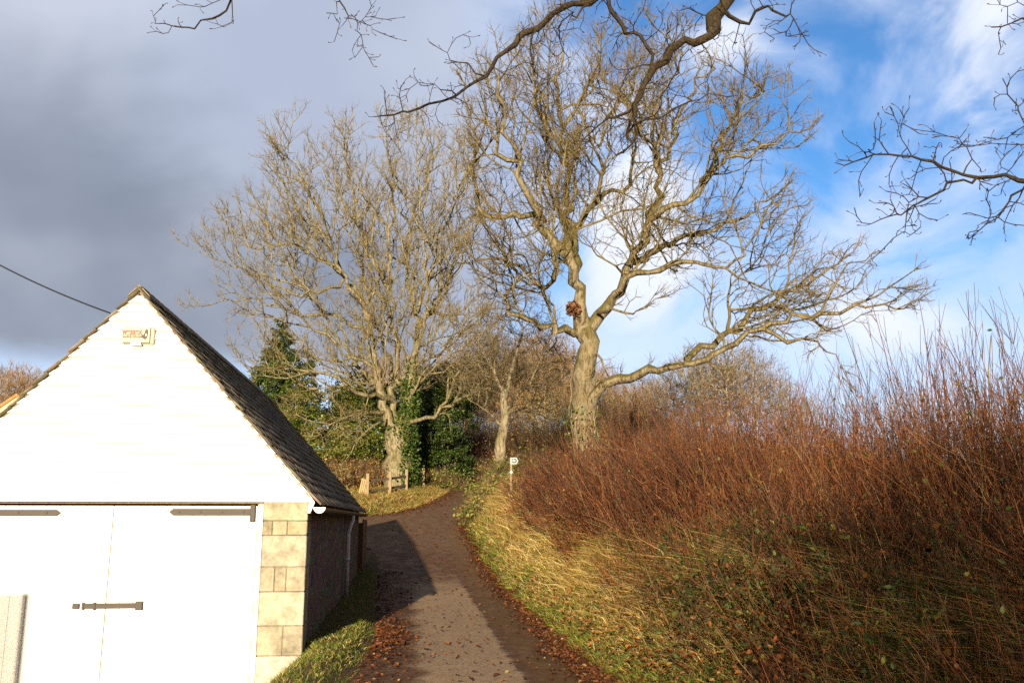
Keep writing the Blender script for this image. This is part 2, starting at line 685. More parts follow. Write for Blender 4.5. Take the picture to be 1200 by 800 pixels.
# side and back walls
bm = bmesh.new()
bx(bm, WX - .45, WX - .015, .46, LEN, -.8, EZ - .02)
bx(bm, -WX + .0, -WX + .45, .46, LEN, -.8, EZ - .02)
poly_bm(bm, [(-WX + .46, -.3), (WX - .46, -.3), (WX - .46, EZ), (0.0, APZ - .14), (-WX + .46, EZ)], LEN - .4, LEN - .02)
bm_obj('stone_wall', bm, M['rubble'], barn)

# quoin pillars of dressed blocks
Xl = Q(304, 690)[0]
rowpx = [585, 610, 627, 664, 693, 733, 768, 812, 850]
zs = [Q(330, y)[1] for y in rowpx]
cuts = [[], [.22, .55], [], [.32, .58], [], [.56], [], [.4]]
tone = [(.30, .28, .20), (.28, .25, .17), (.29, .27, .21), (.26, .235, .175), (.30, .285, .22), (.27, .25, .185), (.35, .34, .29), (.3, .28, .22)]


def pillar(x0, x1, flip=False):
    bm = bmesh.new()
    lay = bm.verts.layers.float_color.new('col')
    for r in range(len(zs) - 1):
        xs = [0] + (cuts[r] if not flip else [1 - c for c in cuts[r]][::-1]) + [1]
        for u0, u1 in zip(xs, xs[1:]):
            n0 = len(bm.verts)
            dp = rng.uniform(-.012, .012)
            bx(bm, x0 + (x1 - x0) * u0 + .003, x0 + (x1 - x0) * u1 - .003, -.015 + dp, .45, max(zs[r + 1], -.7) + .004, zs[r] - .004, .010)
            bm.verts.ensure_lookup_table()
            t = np.array(tone[r]) * rng.uniform(1.05, 1.4)
            for v in bm.verts:
                if v[lay][0] > .99:
                    v[lay] = (*t, 1)
    pil = bm_obj('stone_pillar', bm, M['stone'], barn)
    bm = bmesh.new()
    bx(bm, x0 + .012, x1 - .012, .006, .44, -.7, zs[0] - .01)
    bm_obj('mortar', bm, M['mortar'], pil)


pillar(Xl, WX)
pillar(-WX, -Xl, True)

# gable boards
bm = bmesh.new()
z = LZ0 + .012
bh = .1275
k_ = 0
while z < APZ - .16:
    z1 = min(z + bh, APZ - .12)
    xa, xb = TBX(z), TBX(z1)
    xa = min(xa, EX - .03)
    xb = min(xb, EX - .03)
    j = rng.uniform(-.002, .002)
    la, lb = min(TBX(z), EX - .03) / ASY, min(TBX(z1), EX - .03) / ASY
    v = [bm.verts.new(c) for c in [(-la, -.044 + j, z + .0112), (xa, -.044 + j, z + .0112), (xb, -.018, z1 + .004), (-lb, -.018, z1 + .004),
                                   (-la, .0, z + .009), (xa, .0, z + .009), (xb, .0, z1 + .004), (-lb, .0, z1 + .004)]]
    for f in ((0, 1, 2, 3), (7, 6, 5, 4), (0, 4, 5, 1), (1, 5, 6, 2), (2, 6, 7, 3), (3, 7, 4, 0)):
        bm.faces.new([v[q] for q in f])
    z += bh
bm_obj('gable_boarding', bm, M['white'], barn)
bm = bmesh.new()
poly_bm(bm, [(-EX / ASY + .08, LZ0 + .02), (EX - .08, LZ0 + .02), (.03, APZ - .17), (-.03, APZ - .17)], .012, .1)
bm_obj('gable_lining', bm, M['white'], barn)
bm = bmesh.new()
bx(bm, -Xl + .0, Xl - .005, .02, .2, LZ0 - .0, LZ0 + .2)
bm_obj('lintel', bm, M['wood'], barn)

# doors
seam = Q(127, 660)[0]
dr = Q(298, 680)[0]
dl = 2 * seam - dr


def door(x0, x1):
    d = None
    bm = bmesh.new()
    n = 11
    w = (x1 - x0) / n
    for q in range(n):
        bx(bm, x0 + q * w + .0015, x0 + (q + 1) * w - .0015, .03 + rng.uniform(0, .003), .06, -.42, LZ0 - .03, .004)
    bx(bm, x0 + .01, x1 - .01, .061, .1, -.4, LZ0 - .06)
    return bm_obj('door', bm, M['white'], barn)


dL = door(dl, seam - .004)
dR = door(seam + .004, dr - .012)
bm = bmesh.new()
bx(bm, dr, Xl - .004, .0, .2, -.7, LZ0 - .004, .006)
bm_obj('door_frame', bm, M['white'], barn)
bm = bmesh.new()
bx(bm, -Xl + .004, dl - .012, .0, .2, -.7, LZ0 - .004, .006)
bm_obj('door_frame', bm, M['white'], barn)


def strap(px0, px1, py0, py1, point, parent, pin=None):
    x0, z0 = Q(px0, py0)
    x1, z1 = Q(px1, py1)
    h = abs(z1 - z0)
    zc = (z0 + z1) / 2
    bm = bmesh.new()
    e = .05 * (1 if point > 0 else -1)
    if point:
        pts = [(x0 + (.05 if point < 0 else 0), zc - h / 2), (x1 - (.05 if point > 0 else 0), zc - h / 2)]
        if point > 0:
            pts += [(x1, zc)]
        pts += [(x1 - (.05 if point > 0 else 0), zc + h / 2), (x0 + (.05 if point < 0 else 0), zc + h / 2)]
        if point < 0:
            pts += [(x0, zc)]
    else:
        pts = [(x0, zc - h / 2), (x1, zc - h / 2), (x1, zc + h / 2), (x0, zc + h / 2)]
    poly_bm(bm, pts, .008, .027)
    for q in np.linspace(.12, .88, 4):
        bx(bm, x0 + (x1 - x0) * q - .012, x0 + (x1 - x0) * q + .012, .0, .009, zc - .012, zc + .012, .004)
    if pin:
        xa, za = Q(pin[0], pin[1])
        xb, zb = Q(pin[2], pin[3])
        bx(bm, xa, xb, -.012, .03, min(za, zb), max(za, zb), .006)
    return bm_obj('hinge', bm, M['iron'], parent)


strap(198, 297, 595.5, 603.5, -1, dR, (293.5, 591, 298.5, 611))
strap(-62, 70, 596.5, 604, 1, dL)
bm = bmesh.new()
x0, z0 = Q(95, 713)
x1, z1 = Q(166, 706)
bx(bm, x0, x1, .006, .027, z0, z1, .004)
xa, xb = Q(159, 700)[0], x1 + .01
bx(bm, xa, xb, -.004, .02, z0 - .022, z1 + .022, .006)
bx(bm, x0, x0 + .03, .0, .02, z0 - .012, z1 + .01, .005)
bx(bm, x0 + .14, x0 + .17, -.004, .02, z0 - .016, z1 + .012, .005)
bm_obj('latch_bar', bm, M['iron'], dR)
bm = bmesh.new()
bx(bm, Q(84, 713)[0], Q(92, 713)[0], .0, .027, z0, z1, .005)
bm_obj('latch_keep', bm, M['iron'], dL)

# roof
ang = math.atan2(APZ - EZ, EX)
SLN = math.hypot(APZ - EZ, EX) + .05
bm = bmesh.new()
for s in (1, -1):
    poly = [(0, APZ - .05), (s * EXS[s] * .985, EZ - .035), (s * EXS[s] * .985, EZ - .065), (0, APZ - .085)]
    poly_bm(bm, poly, -.03, LEN + .02)
bm_obj('roof_deck', bm, M['wood'], barn)
Vt, Qt, Ct = [], [], []
nc = 19
ex = SLN / nc
for s in (1, -1):
    ang = math.atan2(APZ - EZ, EXS[s])
    ex = (math.hypot(APZ - EZ, EXS[s]) + .05) / nc
    for c_ in range(nc):
        y = -.075 + rng.uniform(-.03, .02)
        while y < LEN + .08:
            w = rng.uniform(.20, .40)
            y1 = min(y + w, LEN + .1)
            t = rng.uniform(.016, .028)
            lift = .018 + rng.uniform(0, .012)
            d0, d1 = ex * c_ - .03, ex * (c_ + 1) + rng.uniform(.0, .022) + (.03 if c_ == nc - 1 else 0)
            cor = []
            for dd, up in ((d0, .002), (d1, lift)):
                for yy in (y + .004, y1 - .004):
                    for th in (0, t):
                        n_ = up + th - .045
                        cor.append((s * (dd * math.cos(ang) + n_ * math.sin(ang)), yy, APZ - dd * math.sin(ang) + n_ * math.cos(ang)))
            o = len(Vt) * 8
            Vt.append(cor)
            Qt += [[o + q for q in f] for f in ((0, 2, 3, 1), (4, 5, 7, 6), (0, 1, 5, 4), (2, 6, 7, 3), (1, 3, 7, 5), (0, 4, 6, 2))]
            cc = np.array([.17, .145, .105]) * rng.normal(1, .22) * rng.normal(1, .05, 3)
            Ct.append([np.clip(cc, .02, .3)] * 8)
            y = y1
me = np_mesh('roof_tiles', np.array(Vt).reshape(-1, 3), np.array(Qt), None, np.array(Ct).reshape(-1, 3), M['tile'])
roof = link('roof', me, barn)
bm = bmesh.new()
y = -.07
while y < LEN + .05:
    y1 = min(y + .45, LEN + .08)
    zt = APZ + .035 + rng.uniform(-.006, .006)
    for s in (1, -1):
        poly_bm(bm, [(0, zt), (s * .14, zt - .14 * sl * .95), (s * .15, zt - .14 * sl * .95 - .025), (0, zt - .03)], y + .004, y1 - .004)
    y = y1
bm_obj('ridge_tiles', bm, M['wood'], roof)

# gutter, white end bracket, downpipe
gx_, gz_ = EX + .035, EZ - .115
bm = bmesh.new()
n = 9
sec = [(gx_ + .075 * math.cos(a), gz_ + .075 * math.sin(a)) for a in np.linspace(math.pi, 2 * math.pi, n)]
sec += [(gx_ + .063 * math.cos(a), gz_ + .063 * math.sin(a)) for a in np.linspace(2 * math.pi, math.pi, n)]
poly_bm(bm, sec, .02, LEN + .02)
gut = bm_obj('gutter', bm, M['gutter'], barn)
bm = bmesh.new()
poly_bm(bm, [(gx_ + .08 * math.cos(a), gz_ + .002 + .08 * math.sin(a)) for a in np.linspace(math.pi, 2 * math.pi, 14)], -.03, .018)
bm_obj('gutter_end', bm, M['sign_white'], gut)
bm = bmesh.new()
poly_bm(bm, [(WX + .0, EZ - .19), (WX + .03, EZ - .19), (EX - .03, EZ - .05), (EX - .10, EZ - .03), (WX + .0, EZ - .10)], -.035, .06)
bm_obj('eaves_bracket', bm, M['sign_white'], barn)
bm = bmesh.new()
py_ = 6.9
tube_bm(bm, [(gx_, py_, gz_ - .06), (gx_, py_, gz_ - .16), (WX + .1, py_, gz_ - .30), (WX + .07, py_, gz_ - .42), (WX + .07, py_, .18)], .042, 12)
bx(bm, WX - .01, WX + .12, py_ - .05, py_ + .05, .95, .99)
bm_obj('downpipe', bm, M['pipe'], barn, True)

# alarm box, belongs to the wall it is screwed to: its own thing
ax0, az0 = Q(144.5, 403.5)
ax1, az1 = Q(181.5, 384.5)
al = thing('alarm_box', 'cream burglar alarm box with red lettering high on the white gable', 'alarm box',
           BARN + BRX * (ax0 + ax1) / 2 + np.array([0, 0, az0]), BA)
w, h = (ax1 - ax0), (az1 - az0)
bm = bmesh.new()
bx(bm, -w / 2, w / 2 + .02, -.075, -.018, -.004, h + .004, .012)
bm_obj('back_box', bm, M['cream'], al)
bm = bmesh.new()
bx(bm, -w / 2 + .004, w / 2 - .028, -.105, -.076, .012, h - .006, .008)
fr = bm_obj('front_cover', bm, M['cream'], al)
bm = bmesh.new()
bx(bm, -.075, .06, -.115, -.03, -.028, .022, .006)
bm_obj('strobe_light', bm, M['pipe'], al)


def text(name, body, size, loc, mat, parent, rot=(R(90), 0, 0), sx=1.0, ext=.0015, align='CENTER', bold=0.0):
    cu = bpy.data.curves.new(name, 'FONT')
    cu.body = body
    cu.size = size
    cu.align_x = align
    cu.align_y = 'CENTER'
    cu.extrude = ext
    cu.offset = bold
    o = bpy.data.objects.new(name, cu)
    COL.objects.link(o)
    dg = bpy.context.evaluated_depsgraph_get()
    me = bpy.data.meshes.new_from_object(o.evaluated_get(dg))
    bpy.data.objects.remove(o)
    me.materials.clear()
    me.materials.append(mat)
    r = link(name, me, parent, loc)
    r.rotation_euler = rot
    r.scale = (sx, 1, 1)
    return r


wc = w - .03
text('company_lettering', 'wessex', .118, (-.062, -.107, h * .68), M['red'], fr, sx=.74, bold=.004)
bm = bmesh.new()
bx(bm, -w / 2 + .018, w / 2 - .10, -.1075, -.104, h * .32, h * .50)
bm_obj('black_band', bm, M['black'], fr)
text('band_lettering', 'FIRE & SECURITY', .036, (-.055, -.109, h * .41), M['cream'], fr, sx=.9, bold=.001)
# bird emblem, standing upright with a pale breast
cx = w / 2 - .085
bm = bmesh.new()
poly_bm(bm, [(cx - .032, h * .30), (cx - .01, h * .26), (cx + .02, h * .30), (cx + .03, h * .45), (cx + .034, h * .68), (cx + .028, h * .80), (cx + .008, h * .85),
             (cx - .008, h * .78), (cx - .012, h * .66), (cx - .03, h * .46)], -.1085, -.104)
em = bm_obj('bird_emblem', bm, M['black'], fr)
bm = bmesh.new()
poly_bm(bm, [(cx + .0, h * .42), (cx + .012, h * .44), (cx + .013, h * .56), (cx + .006, h * .60)], -.11, -.1083)
bm_obj('pale_breast', bm, M['sign_white'], em)
bm = bmesh.new()
poly_bm(bm, [(cx - .016, h * .25), (cx + .004, h * .21), (cx + .018, h * .25), (cx + .006, h * .29)], -.11, -.1083)
bm_obj('red_feet', bm, M['red'], em)

# brown board fence closing the gap behind the barn
wf = thing('board_fence', 'short brown upright board fence at the far end of the barn wall', 'fence', BARN + BRX * (WX + .02) + BRY * (LEN + .06), BA)
bm = bmesh.new()
for q in range(14):
    bx(bm, .06, .085, q * .15 + .002, q * .15 + .147, .02, 1.78 + rng.uniform(-.02, .02), .003)
bm_obj('boards', bm, M['wood_brown'], wf)
for q in (0, 1.0, 2.05):
    bm = bmesh.new()
    bx(bm, -.04, .058, q, q + .1, -.2, 1.7, .006)
    bm_obj('post', bm, M['wood_brown'], wf)

# ------------------------------------------------------------------ post and rail fence beyond the side turning
fpx = [(430, 590.5, 46.0, 1.2), (456.5, 582.5, 48.0, 1.2), (476, 575.5, 50.5, 1.2), (496, 568, 53.5, 1.15)]
fpos = []
for px, py, Y, h in fpx:
    d = ray(px, py)
    X = d[0] / d[1] * Y
    fpos.append((X, Y, hz(X, Y), h))
fence = thing('post_and_rail_fence', 'low weathered post and rail fence in front of the ivy clad oak', 'fence', fpos[0][:3])
o0 = np.array(fpos[0][:3])
for X, Y, Z, h in fpos:
    bm = bmesh.new()
    q = np.array([X, Y, Z]) - o0
    bx(bm, q[0] - .085, q[0] + .085, q[1] - .07, q[1] + .07, q[2] - .3, q[2] + h, .015)
    bm_obj('post', bm, M['wood'], fence)
for a, b in zip(fpos, fpos[1:]):
    for hh in (.32, .82):
        bm = bmesh.new()
        A = np.array(a[:3]) - o0 + np.array([0, .09, hh])
        B = np.array(b[:3]) - o0 + np.array([0, .09, hh])
        dv = Vector(B - A)
        Mx = Matrix.Translation(Vector((A + B) / 2)) @ dv.to_track_quat('X', 'Z').to_matrix().to_4x4()
        bx(bm, -dv.length / 2 - .05, dv.length / 2 + .05, -.025, .025, -.06, .06, .006, Mx)
        bm_obj('rail', bm, M['rail'], fence)

# bundle: pale slatted pallet leaning by the first post
X, Y = fpos[0][0] - .35, 46.6
pal = thing('timber_pallet', 'pale slatted timber pallet leaning beside the first fence post', 'pallet', (X, Y, hz(X, Y)), R(12))
bm = bmesh.new()
Mx = Matrix.Rotation(R(-22), 4, 'X') @ Matrix.Rotation(R(14), 4, 'Y')
for q in range(5):
    bx(bm, -.34 + q * .15, -.23 + q * .15, -.06, -.035, .0, 1.15, .004, Mx)
bm_obj('slats', bm, M['wood_fresh'], pal)
bm = bmesh.new()
for zz in (.08, .55, 1.0):
    bx(bm, -.36, .40, -.033, .04, zz, zz + .09, .004, Mx)
bm_obj('bearers', bm, M['wood'], pal)

pal.scale = (.62, .8, .78)

# ------------------------------------------------------------------ footpath marker
Yw = 32.5
d = ray(599, 560)
X = d[0] / d[1] * Yw
Zt = P(599, 536, Yw)[2]
Zb = hz(X, Yw)
wm = thing('waymark_post', 'slim wooden footpath post with a white arrow plate in the bank', 'signpost', (X, Yw, Zb), R(-3))
hh = Zt - Zb
bm = bmesh.new()
bx(bm, -.04, .04, -.04, .04, -.4, hh, .008)
bm_obj('post', bm, M['wood'], wm)
bm = bmesh.new()
s = .115
poly_bm(bm, [(-.02, hh - .235), (.20, hh - .235), (.26, hh - .118), (.20, hh - .0), (-.02, hh - .0)], -.057, -.042)
plate = bm_obj('arrow_plate', bm, M['plate'], wm)
bm = bmesh.new()
n = 20
c0 = (.125, hh - .118)
ring = [(c0[0] + .088 * math.cos(a), c0[1] + .085 * math.sin(a)) for a in np.linspace(R(-150), R(115), n)]
ring_in = [(c0[0] + .034 * math.cos(a), c0[1] + .034 * math.sin(a)) for a in np.linspace(R(115), R(-150), n)]
poly_bm(bm, ring + ring_in, -.066, -.0622)
bx(bm, .035, .06, -.0664, -.0624, hh - .2, hh - .04)
bx(bm, .035, .085, -.0668, -.0628, hh - .065, hh - .035)
bm_obj('green_ring', bm, M['sign_green'], plate)
bm = bmesh.new()
tube_bm(bm, [(0, -.046, hh - .52), (0, -.053, hh - .52)], .045, 16)
bm_obj('white_disc', bm, M['sign_white'], wm)

# ------------------------------------------------------------------ house whose roof corner shows left of the barn
hx, hy = -17.2, 32.0
hp = P(20, 461, hy)
hs = thing('house', 'house with orange clay roof and cream bargeboard just showing past the barn', 'house', (hp[0], hy, 0), R(0))
ztop = hp[2]
bm = bmesh.new()
poly_bm(bm, [(-4.2, -.5), (4.2, -.5), (4.2, ztop - 3.1), (0, ztop - .15), (-4.2, ztop - 3.1)], .25, 9)
bm_obj('wall', bm, M['plaster'], hs)
bm = bmesh.new()
for s in (1, -1):
    poly_bm(bm, [(0, ztop), (s * 4.7, ztop - 3.4), (s * 4.7, ztop - 3.52), (0, ztop - .12)], -.05, 9.2)
hr = bm_obj('roof', bm, M['clay'], hs)
bm = bmesh.new()
for s in (1, -1):
    poly_bm(bm, [(0, ztop - .13), (s * 4.6, ztop - 3.45), (s * 4.6, ztop - 3.68), (0, ztop - .36)], 0, .06)
bm_obj('bargeboard', bm, M['cream'], hr)
bm = bmesh.new()
bx(bm, -.6, .6, .17, .26, 2.6, 3.8)
wd = bm_obj('window', bm, M['sign_white'], hs)
bm = bmesh.new()
bx(bm, -.52, -.03, .15, .168, 2.68, 3.72)
bx(bm, .03, .52, .15, .168, 2.68, 3.72)
bm_obj('pane', bm, M['glass_dark'], wd)

# ------------------------------------------------------------------ overhead wire to the gable
rx_, rz_ = Q(126, 367)
A = BARN + BRX * (rx_ + .04) + BRY * (-.02) + np.array([0, 0, rz_])
B = P(0, 310, 12.9) + np.array([0, 0, .2])
dv = B - A
pole = A + dv * 2.6
pts = []
for t in np.linspace(0, 1, 30):
    q = A + (pole - A) * t
    q[2] -= .22 * 4 * t * (1 - t)
    pts.append(q)
bm = bmesh.new()
tube_bm(bm, [p - A for p in pts], .011, 6)
wr = bm_obj('overhead_wire', bm, M['rubber'])
wr.location = A
tag(wr, 'thin black overhead wire running up left from the barn gable', 'wire')

# unseen slatted screen, added left of the camera to shade the barn door's foot
gw = thing('shade_screen', 'unseen slatted timber screen added to shade the foot of the barn door', 'screen', (-7.11, 2.0, -.5))
bm = bmesh.new()
for q in range(81):
    bx(bm, -5.5, 0, -.005, .005, .05 + q * .041, .05 + q * .041 + .024)
bm_obj('slats', bm, M['wood'], gw)
for q in range(4):
    bm = bmesh.new()
    bx(bm, -5.5 + q * 1.81, -5.43 + q * 1.81, .0055, .08, -.3, 3.36, .005)
    bm_obj('post', bm, M['wood'], gw)

# ------------------------------------------------------------------ trees: drawn main limbs, then growth into a crown volume
def catmull(pts, step):
    pts = np.asarray(pts, float)
    n = len(pts)
    out = []
    for i in range(n - 1):
        p0, p1, p2, p3 = pts[max(i - 1, 0)], pts[i], pts[i + 1], pts[min(i + 2, n - 1)]
        m = max(2, int(np.linalg.norm(p2 - p1) / step + .5))
        for t in np.arange(m) / m:
            out.append(.5 * (2 * p1 + (p2 - p0) * t + (2 * p0 - 5 * p1 + 4 * p2 - p3) * t * t + (3 * p1 - p0 - 3 * p2 + p3) * t ** 3))
    out.append(pts[-1])
    return np.array(out)


class Tree:
    def __init__(s):
        s.pos, s.par, s.rad, s.skel = [], [], [], []
        s.chains = []

    def limb(s, pts, r0, r1, step=.45, jit=.05, pw=.8):
        c = catmull(pts, step)
        n = len(c)
        c[1:-1] += rng.normal(0, jit, (n - 2, 3))
        nz_ = rng.normal(0, .09, n)
        if s.pos:
            A = np.array(s.pos)
            k = int(np.argmin(((A - c[0]) ** 2).sum(1)))
            prev, st = k, 1
        else:
            prev, st = -1, 0
        ch0 = len(s.pos)
        for i in range(st, n):
            s.pos.append(c[i])
            s.par.append(prev)
            s.rad.append((r0 + (r1 - r0) * (i / (n - 1)) ** pw) * (1 + nz_[i]))
            s.skel.append(True)
            prev = len(s.pos) - 1
        s.chains.append(list(range(ch0, len(s.pos))))

    def ramify(s, env, org, Ls, dens, steps, kinks, up=.05, rad=.10, skip=1, tmin=.2):
        """limb > branch > branchlet > shoot: angular forks that keep inside the crown volume"""
        C = np.array([e[0] for e in env])
        E = np.array([e[1] for e in env])
        level = s.chains[skip:]
        for lv in range(len(Ls)):
            nxt = []
            for ch in level:
                if len(ch) < 2:
                    continue
                pts = np.array([s.pos[i] for i in ch])
                ln = np.linalg.norm(np.diff(pts, axis=0), axis=1).sum()
                m = max(1, int(ln * dens[lv] + rng.random()))
                ts = np.clip((np.arange(m) + rng.uniform(.1, .9, m)) / m, tmin if lv == 0 else .12, 1)
                ts = np.append(ts, [1.0, 1.0] if lv < 2 else [1.0])
                for t_ in ts:
                    tip = t_ >= .999
                    i = ch[int(round(t_ * (len(ch) - 1)))]
                    p = np.array(s.pos[i])
                    q = s.par[i]
                    h = unit(p - np.array(s.pos[q])) if q >= 0 else np.array([0, 0, 1.])
                    out = unit(p - org)
                    pr = rng.normal(0, 1, 3) + .7 * out + np.array([0, 0, .25])
                    pr = pr - h * (pr @ h)
                    pr = pr / (np.linalg.norm(pr) + 1e-9)
                    a = R(rng.uniform(12, 34)) if tip else R(rng.uniform(34, 68))
                    d = math.cos(a) * h + math.sin(a) * pr
                    L_ = Ls[lv] * rng.uniform(.55, 1.3) * (1.2 - .55 * t_)
                    k = max(2, int(L_ / steps[lv]))
                    prev = i
                    cc = []
                    for w in range(k):
                        d = d + rng.normal(0, kinks[lv], 3) + rad * out * .6 + np.array([0, 0, up])
                        d = d / np.linalg.norm(d)
                        p = p + d * steps[lv] * rng.uniform(.75, 1.25)
                        if w > 0 and (((p - C) / E) ** 2).sum(1).min() > rng.uniform(.9, 1.35):
                            break
                        s.pos.append(p)
                        s.par.append(prev)
                        s.rad.append(0.0)
                        s.skel.append(False)
                        prev = len(s.pos) - 1
                        cc.append(prev)
                    if cc:
                        nxt.append([i] + cc)
            level = nxt

    def grow(s, att, step=.35, kill=.5, infl=4.0, iters=90, jit=.35, up=.08, maxch=3, hold=1.0, org=None, radial=.35):
        att = np.asarray(att, float)
        A = len(att)
        best = np.full(A, 1e9)
        near = np.zeros(A, int)
        alive = np.ones(A, bool)
        ch = np.zeros(400000, int)
        for p in s.par:
            if p >= 0:
                ch[p] += 1

        def upd(start):
            m = len(s.pos) - start
            kd = kdtree.KDTree(m)
            for q in range(m):
                kd.insert(s.pos[start + q], q)
            kd.balance()
            for a in np.nonzero(alive)[0]:
                _, i, d = kd.find(att[a])
                if d < best[a]:
                    best[a] = d
                    near[a] = start + i
            alive[best < kill] = False
        upd(0)
        for it in range(iters):
            act = alive & (best < infl)
            if not act.any():
                break
            P_ = np.array(s.pos)
            nn = near[act]
            d = unit(att[act] - P_[nn])
            acc = np.zeros((len(P_), 3))
            np.add.at(acc, nn, d)
            src = np.unique(nn)
            src = src[ch[src] < maxch]
            if not len(src):
                break
            dv = unit(acc[src]) + rng.normal(0, jit, (len(src), 3))
            dv[:, 2] += up
            if org is not None:
                dv += radial * unit(P_[src] - org)
            # keep some of the old heading
            pr = np.array(s.par)[src]
            h = np.where((pr >= 0)[:, None], unit(P_[src] - P_[np.maximum(pr, 0)]), 0)
            sk = np.array(s.skel)[src]
            dv = unit(dv + h * np.where(sk, .12, hold)[:, None])
            new = P_[src] + dv * step
            st = len(s.pos)
            for q, p in zip(src, new):
                s.pos.append(p)
                s.par.append(int(q))
                s.rad.append(0.0)
                s.skel.append(False)
                ch[q] += 1
            upd(st)

    def radii(s, tip=.008, e=2.1, ease=1):
        n = len(s.pos)
        # ease the zig-zag of grown shoots
        P_ = np.array(s.pos)
        pa = np.array(s.par)
        sk = np.array(s.skel)
        last = np.full(n, -1)
        last[pa[pa >= 0]] = np.nonzero(pa >= 0)[0]
        for _ in range(ease):
            m = (~sk) & (pa >= 0) & (last >= 0)
            Q_ = P_.copy()
            Q_[m] = .5 * P_[m] + .25 * P_[pa[m]] + .25 * P_[last[m]]
            P_ = Q_
        s.pos = list(P_)
        acc = np.zeros(n)
        r = np.array(s.rad)
        par = s.par
        for i in range(n - 1, -1, -1):
            v = acc[i] ** (1 / e) if acc[i] > 0 else tip
            if not s.skel[i]:
                r[i] = v
            if par[i] >= 0:
                acc[par[i]] += max(v, tip) ** e
        for i in range(n):
            p = par[i]
            if p >= 0:
                cap = r[p] if s.skel[p] == s.skel[i] else .75 * r[p]
                if not s.skel[i]:
                    r[i] = min(r[i], max(cap, tip))
        s.r = r
        s.P = np.array(s.pos)
        s.p = np.array(par)
        return s

    def main_child(s):
        n = len(s.P)
        mc = np.full(n, -1)
        for i in range(n - 1, -1, -1):
            p = s.p[i]
            if p >= 0 and (mc[p] < 0 or (s.r[i], -i) > (s.r[mc[p]], -mc[p])):
                mc[p] = i
        return mc

    def mesh(s, sel, sides, colf):
        """continuous tube surface over the nodes in sel (mask over child nodes)"""
        P_, p, r = s.P, s.p, s.r
        mc = s.main_child()
        n = len(P_)
        idx = np.nonzero(sel & (p >= 0))[0]
        din = np.zeros((n, 3))
        has = p >= 0
        din[has] = unit(P_[has] - P_[p[has]])
        out = din.copy()
        m = mc >= 0
        out[m] = unit(P_[mc[m]] - P_[m])
        tan = unit(din + out)
        ref = np.array([.31, .94, .12])

        def ring(c, t, rad):
            u = unit(np.cross(t, ref))
            v = np.cross(t, u)
            an = np.arange(sides) * 2 * np.pi / sides
            return c[:, None] + rad[:, None, None] * (np.cos(an)[None, :, None] * u[:, None] + np.sin(an)[None, :, None] * v[:, None])
        pp = p[idx]
        ismain = mc[pp] == idx
        nodes = np.unique(np.concatenate([idx, pp[ismain]]))
        where = np.full(n, -1)
        where[nodes] = np.arange(len(nodes))
        RN = ring(P_[nodes], tan[nodes], r[nodes])
        sd = np.nonzero(~ismain)[0]
        r0 = np.minimum(r[pp[sd]] * .95, r[idx[sd]] * 1.25)
        RS = ring(P_[pp[sd]], din[idx[sd]], r0)
        V = np.concatenate([RN.reshape(-1, 3), RS.reshape(-1, 3)])
        par_ring = where[pp].copy()
        par_ring[sd] = len(nodes) + np.arange(len(sd))
        k_ = np.arange(sides)[None]
        a = par_ring[:, None] * sides + k_
        b = where[idx][:, None] * sides + k_
        Qd = np.stack([a, np.roll(a, -1, 1), np.roll(b, -1, 1), b], -1).reshape(-1, 4)
        rr = np.repeat(np.concatenate([r[nodes], r0]), sides)
        return V, Qd, colf(rr, V), rr

    def twiglets(s, rmax, per, l0, l1, pal, r=.006, K=4, up=.25, wig=.25, rmin=0.0, bud=None):
        idx = np.nonzero((s.r < rmax) & (s.p >= 0) & (s.r > rmin))[0]
        src = np.repeat(idx, per)
        src = src[rng.random(len(src)) < .85]
        n = len(src)
        h = unit(s.P[src] - s.P[s.p[src]])
        d = unit(h * 1.25 + .95 * rdir(n) + np.array([0, 0, up]))
        L = rng.uniform(l0, l1, n)
        pts = [s.P[src]]
        for k_ in range(K - 1):
            d = unit(d + rng.normal(0, wig, (n, 3)) + np.array([0, 0, .08]))
            pts.append(pts[-1] + d * (L / (K - 1))[:, None])
        paths = np.stack(pts, 1)
        rad = np.linspace(r, r * .55, K)[None] * rng.uniform(.8, 1.2, n)[:, None]
        if bud:
            rad[:, -1] = bud
            rad[:, -2] = r * .8
        return tubes(paths, rad, 3, pick(pal, n)), paths


def ellip(spec, Y0, n):
    """points in a union of ellipsoids: (px, py, rx, ry, depth, rdepth, weight)"""
    vols = np.array([q[2] * q[3] * q[5] * q[6] for q in spec], float)
    k = rng.choice(len(spec), n, p=vols / vols.sum())
    out = []
    for j, q in enumerate(spec):
        m = int((k == j).sum())
        c = P(q[0], q[1], Y0 + q[4])
        sc = (Y0 + q[4]) / F
        v = rdir(m) * (rng.random(m) ** (1 / 3) * (.82 + .42 * rng.random(m) ** 2))[:, None]
        out.append(c + v * np.array([q[2] * sc, q[5], q[3] * sc * 1.06]))
    return np.concatenate(out)


def env_world(spec, Y0):
    return [(P(q[0], q[1], Y0 + q[4]), np.array([q[2] * (Y0 + q[4]) / F, q[5], q[3] * (Y0 + q[4]) / F * 1.06])) for q in spec]


def pl(Y0, *pts):
    return [P(x, y, Y0 + d) for x, y, d in pts]


def barkcol(thin, thick, a=.012, b=.07):
    thin, thick = np.array(thin), np.array(thick)

    def f(rr, V):
        t = np.clip((rr - a) / (b - a), 0, 1)[:, None]
        c = thin * (1 - t) + thick * t
        return c * rng.normal(1, .06, (len(V), 1))
    return f


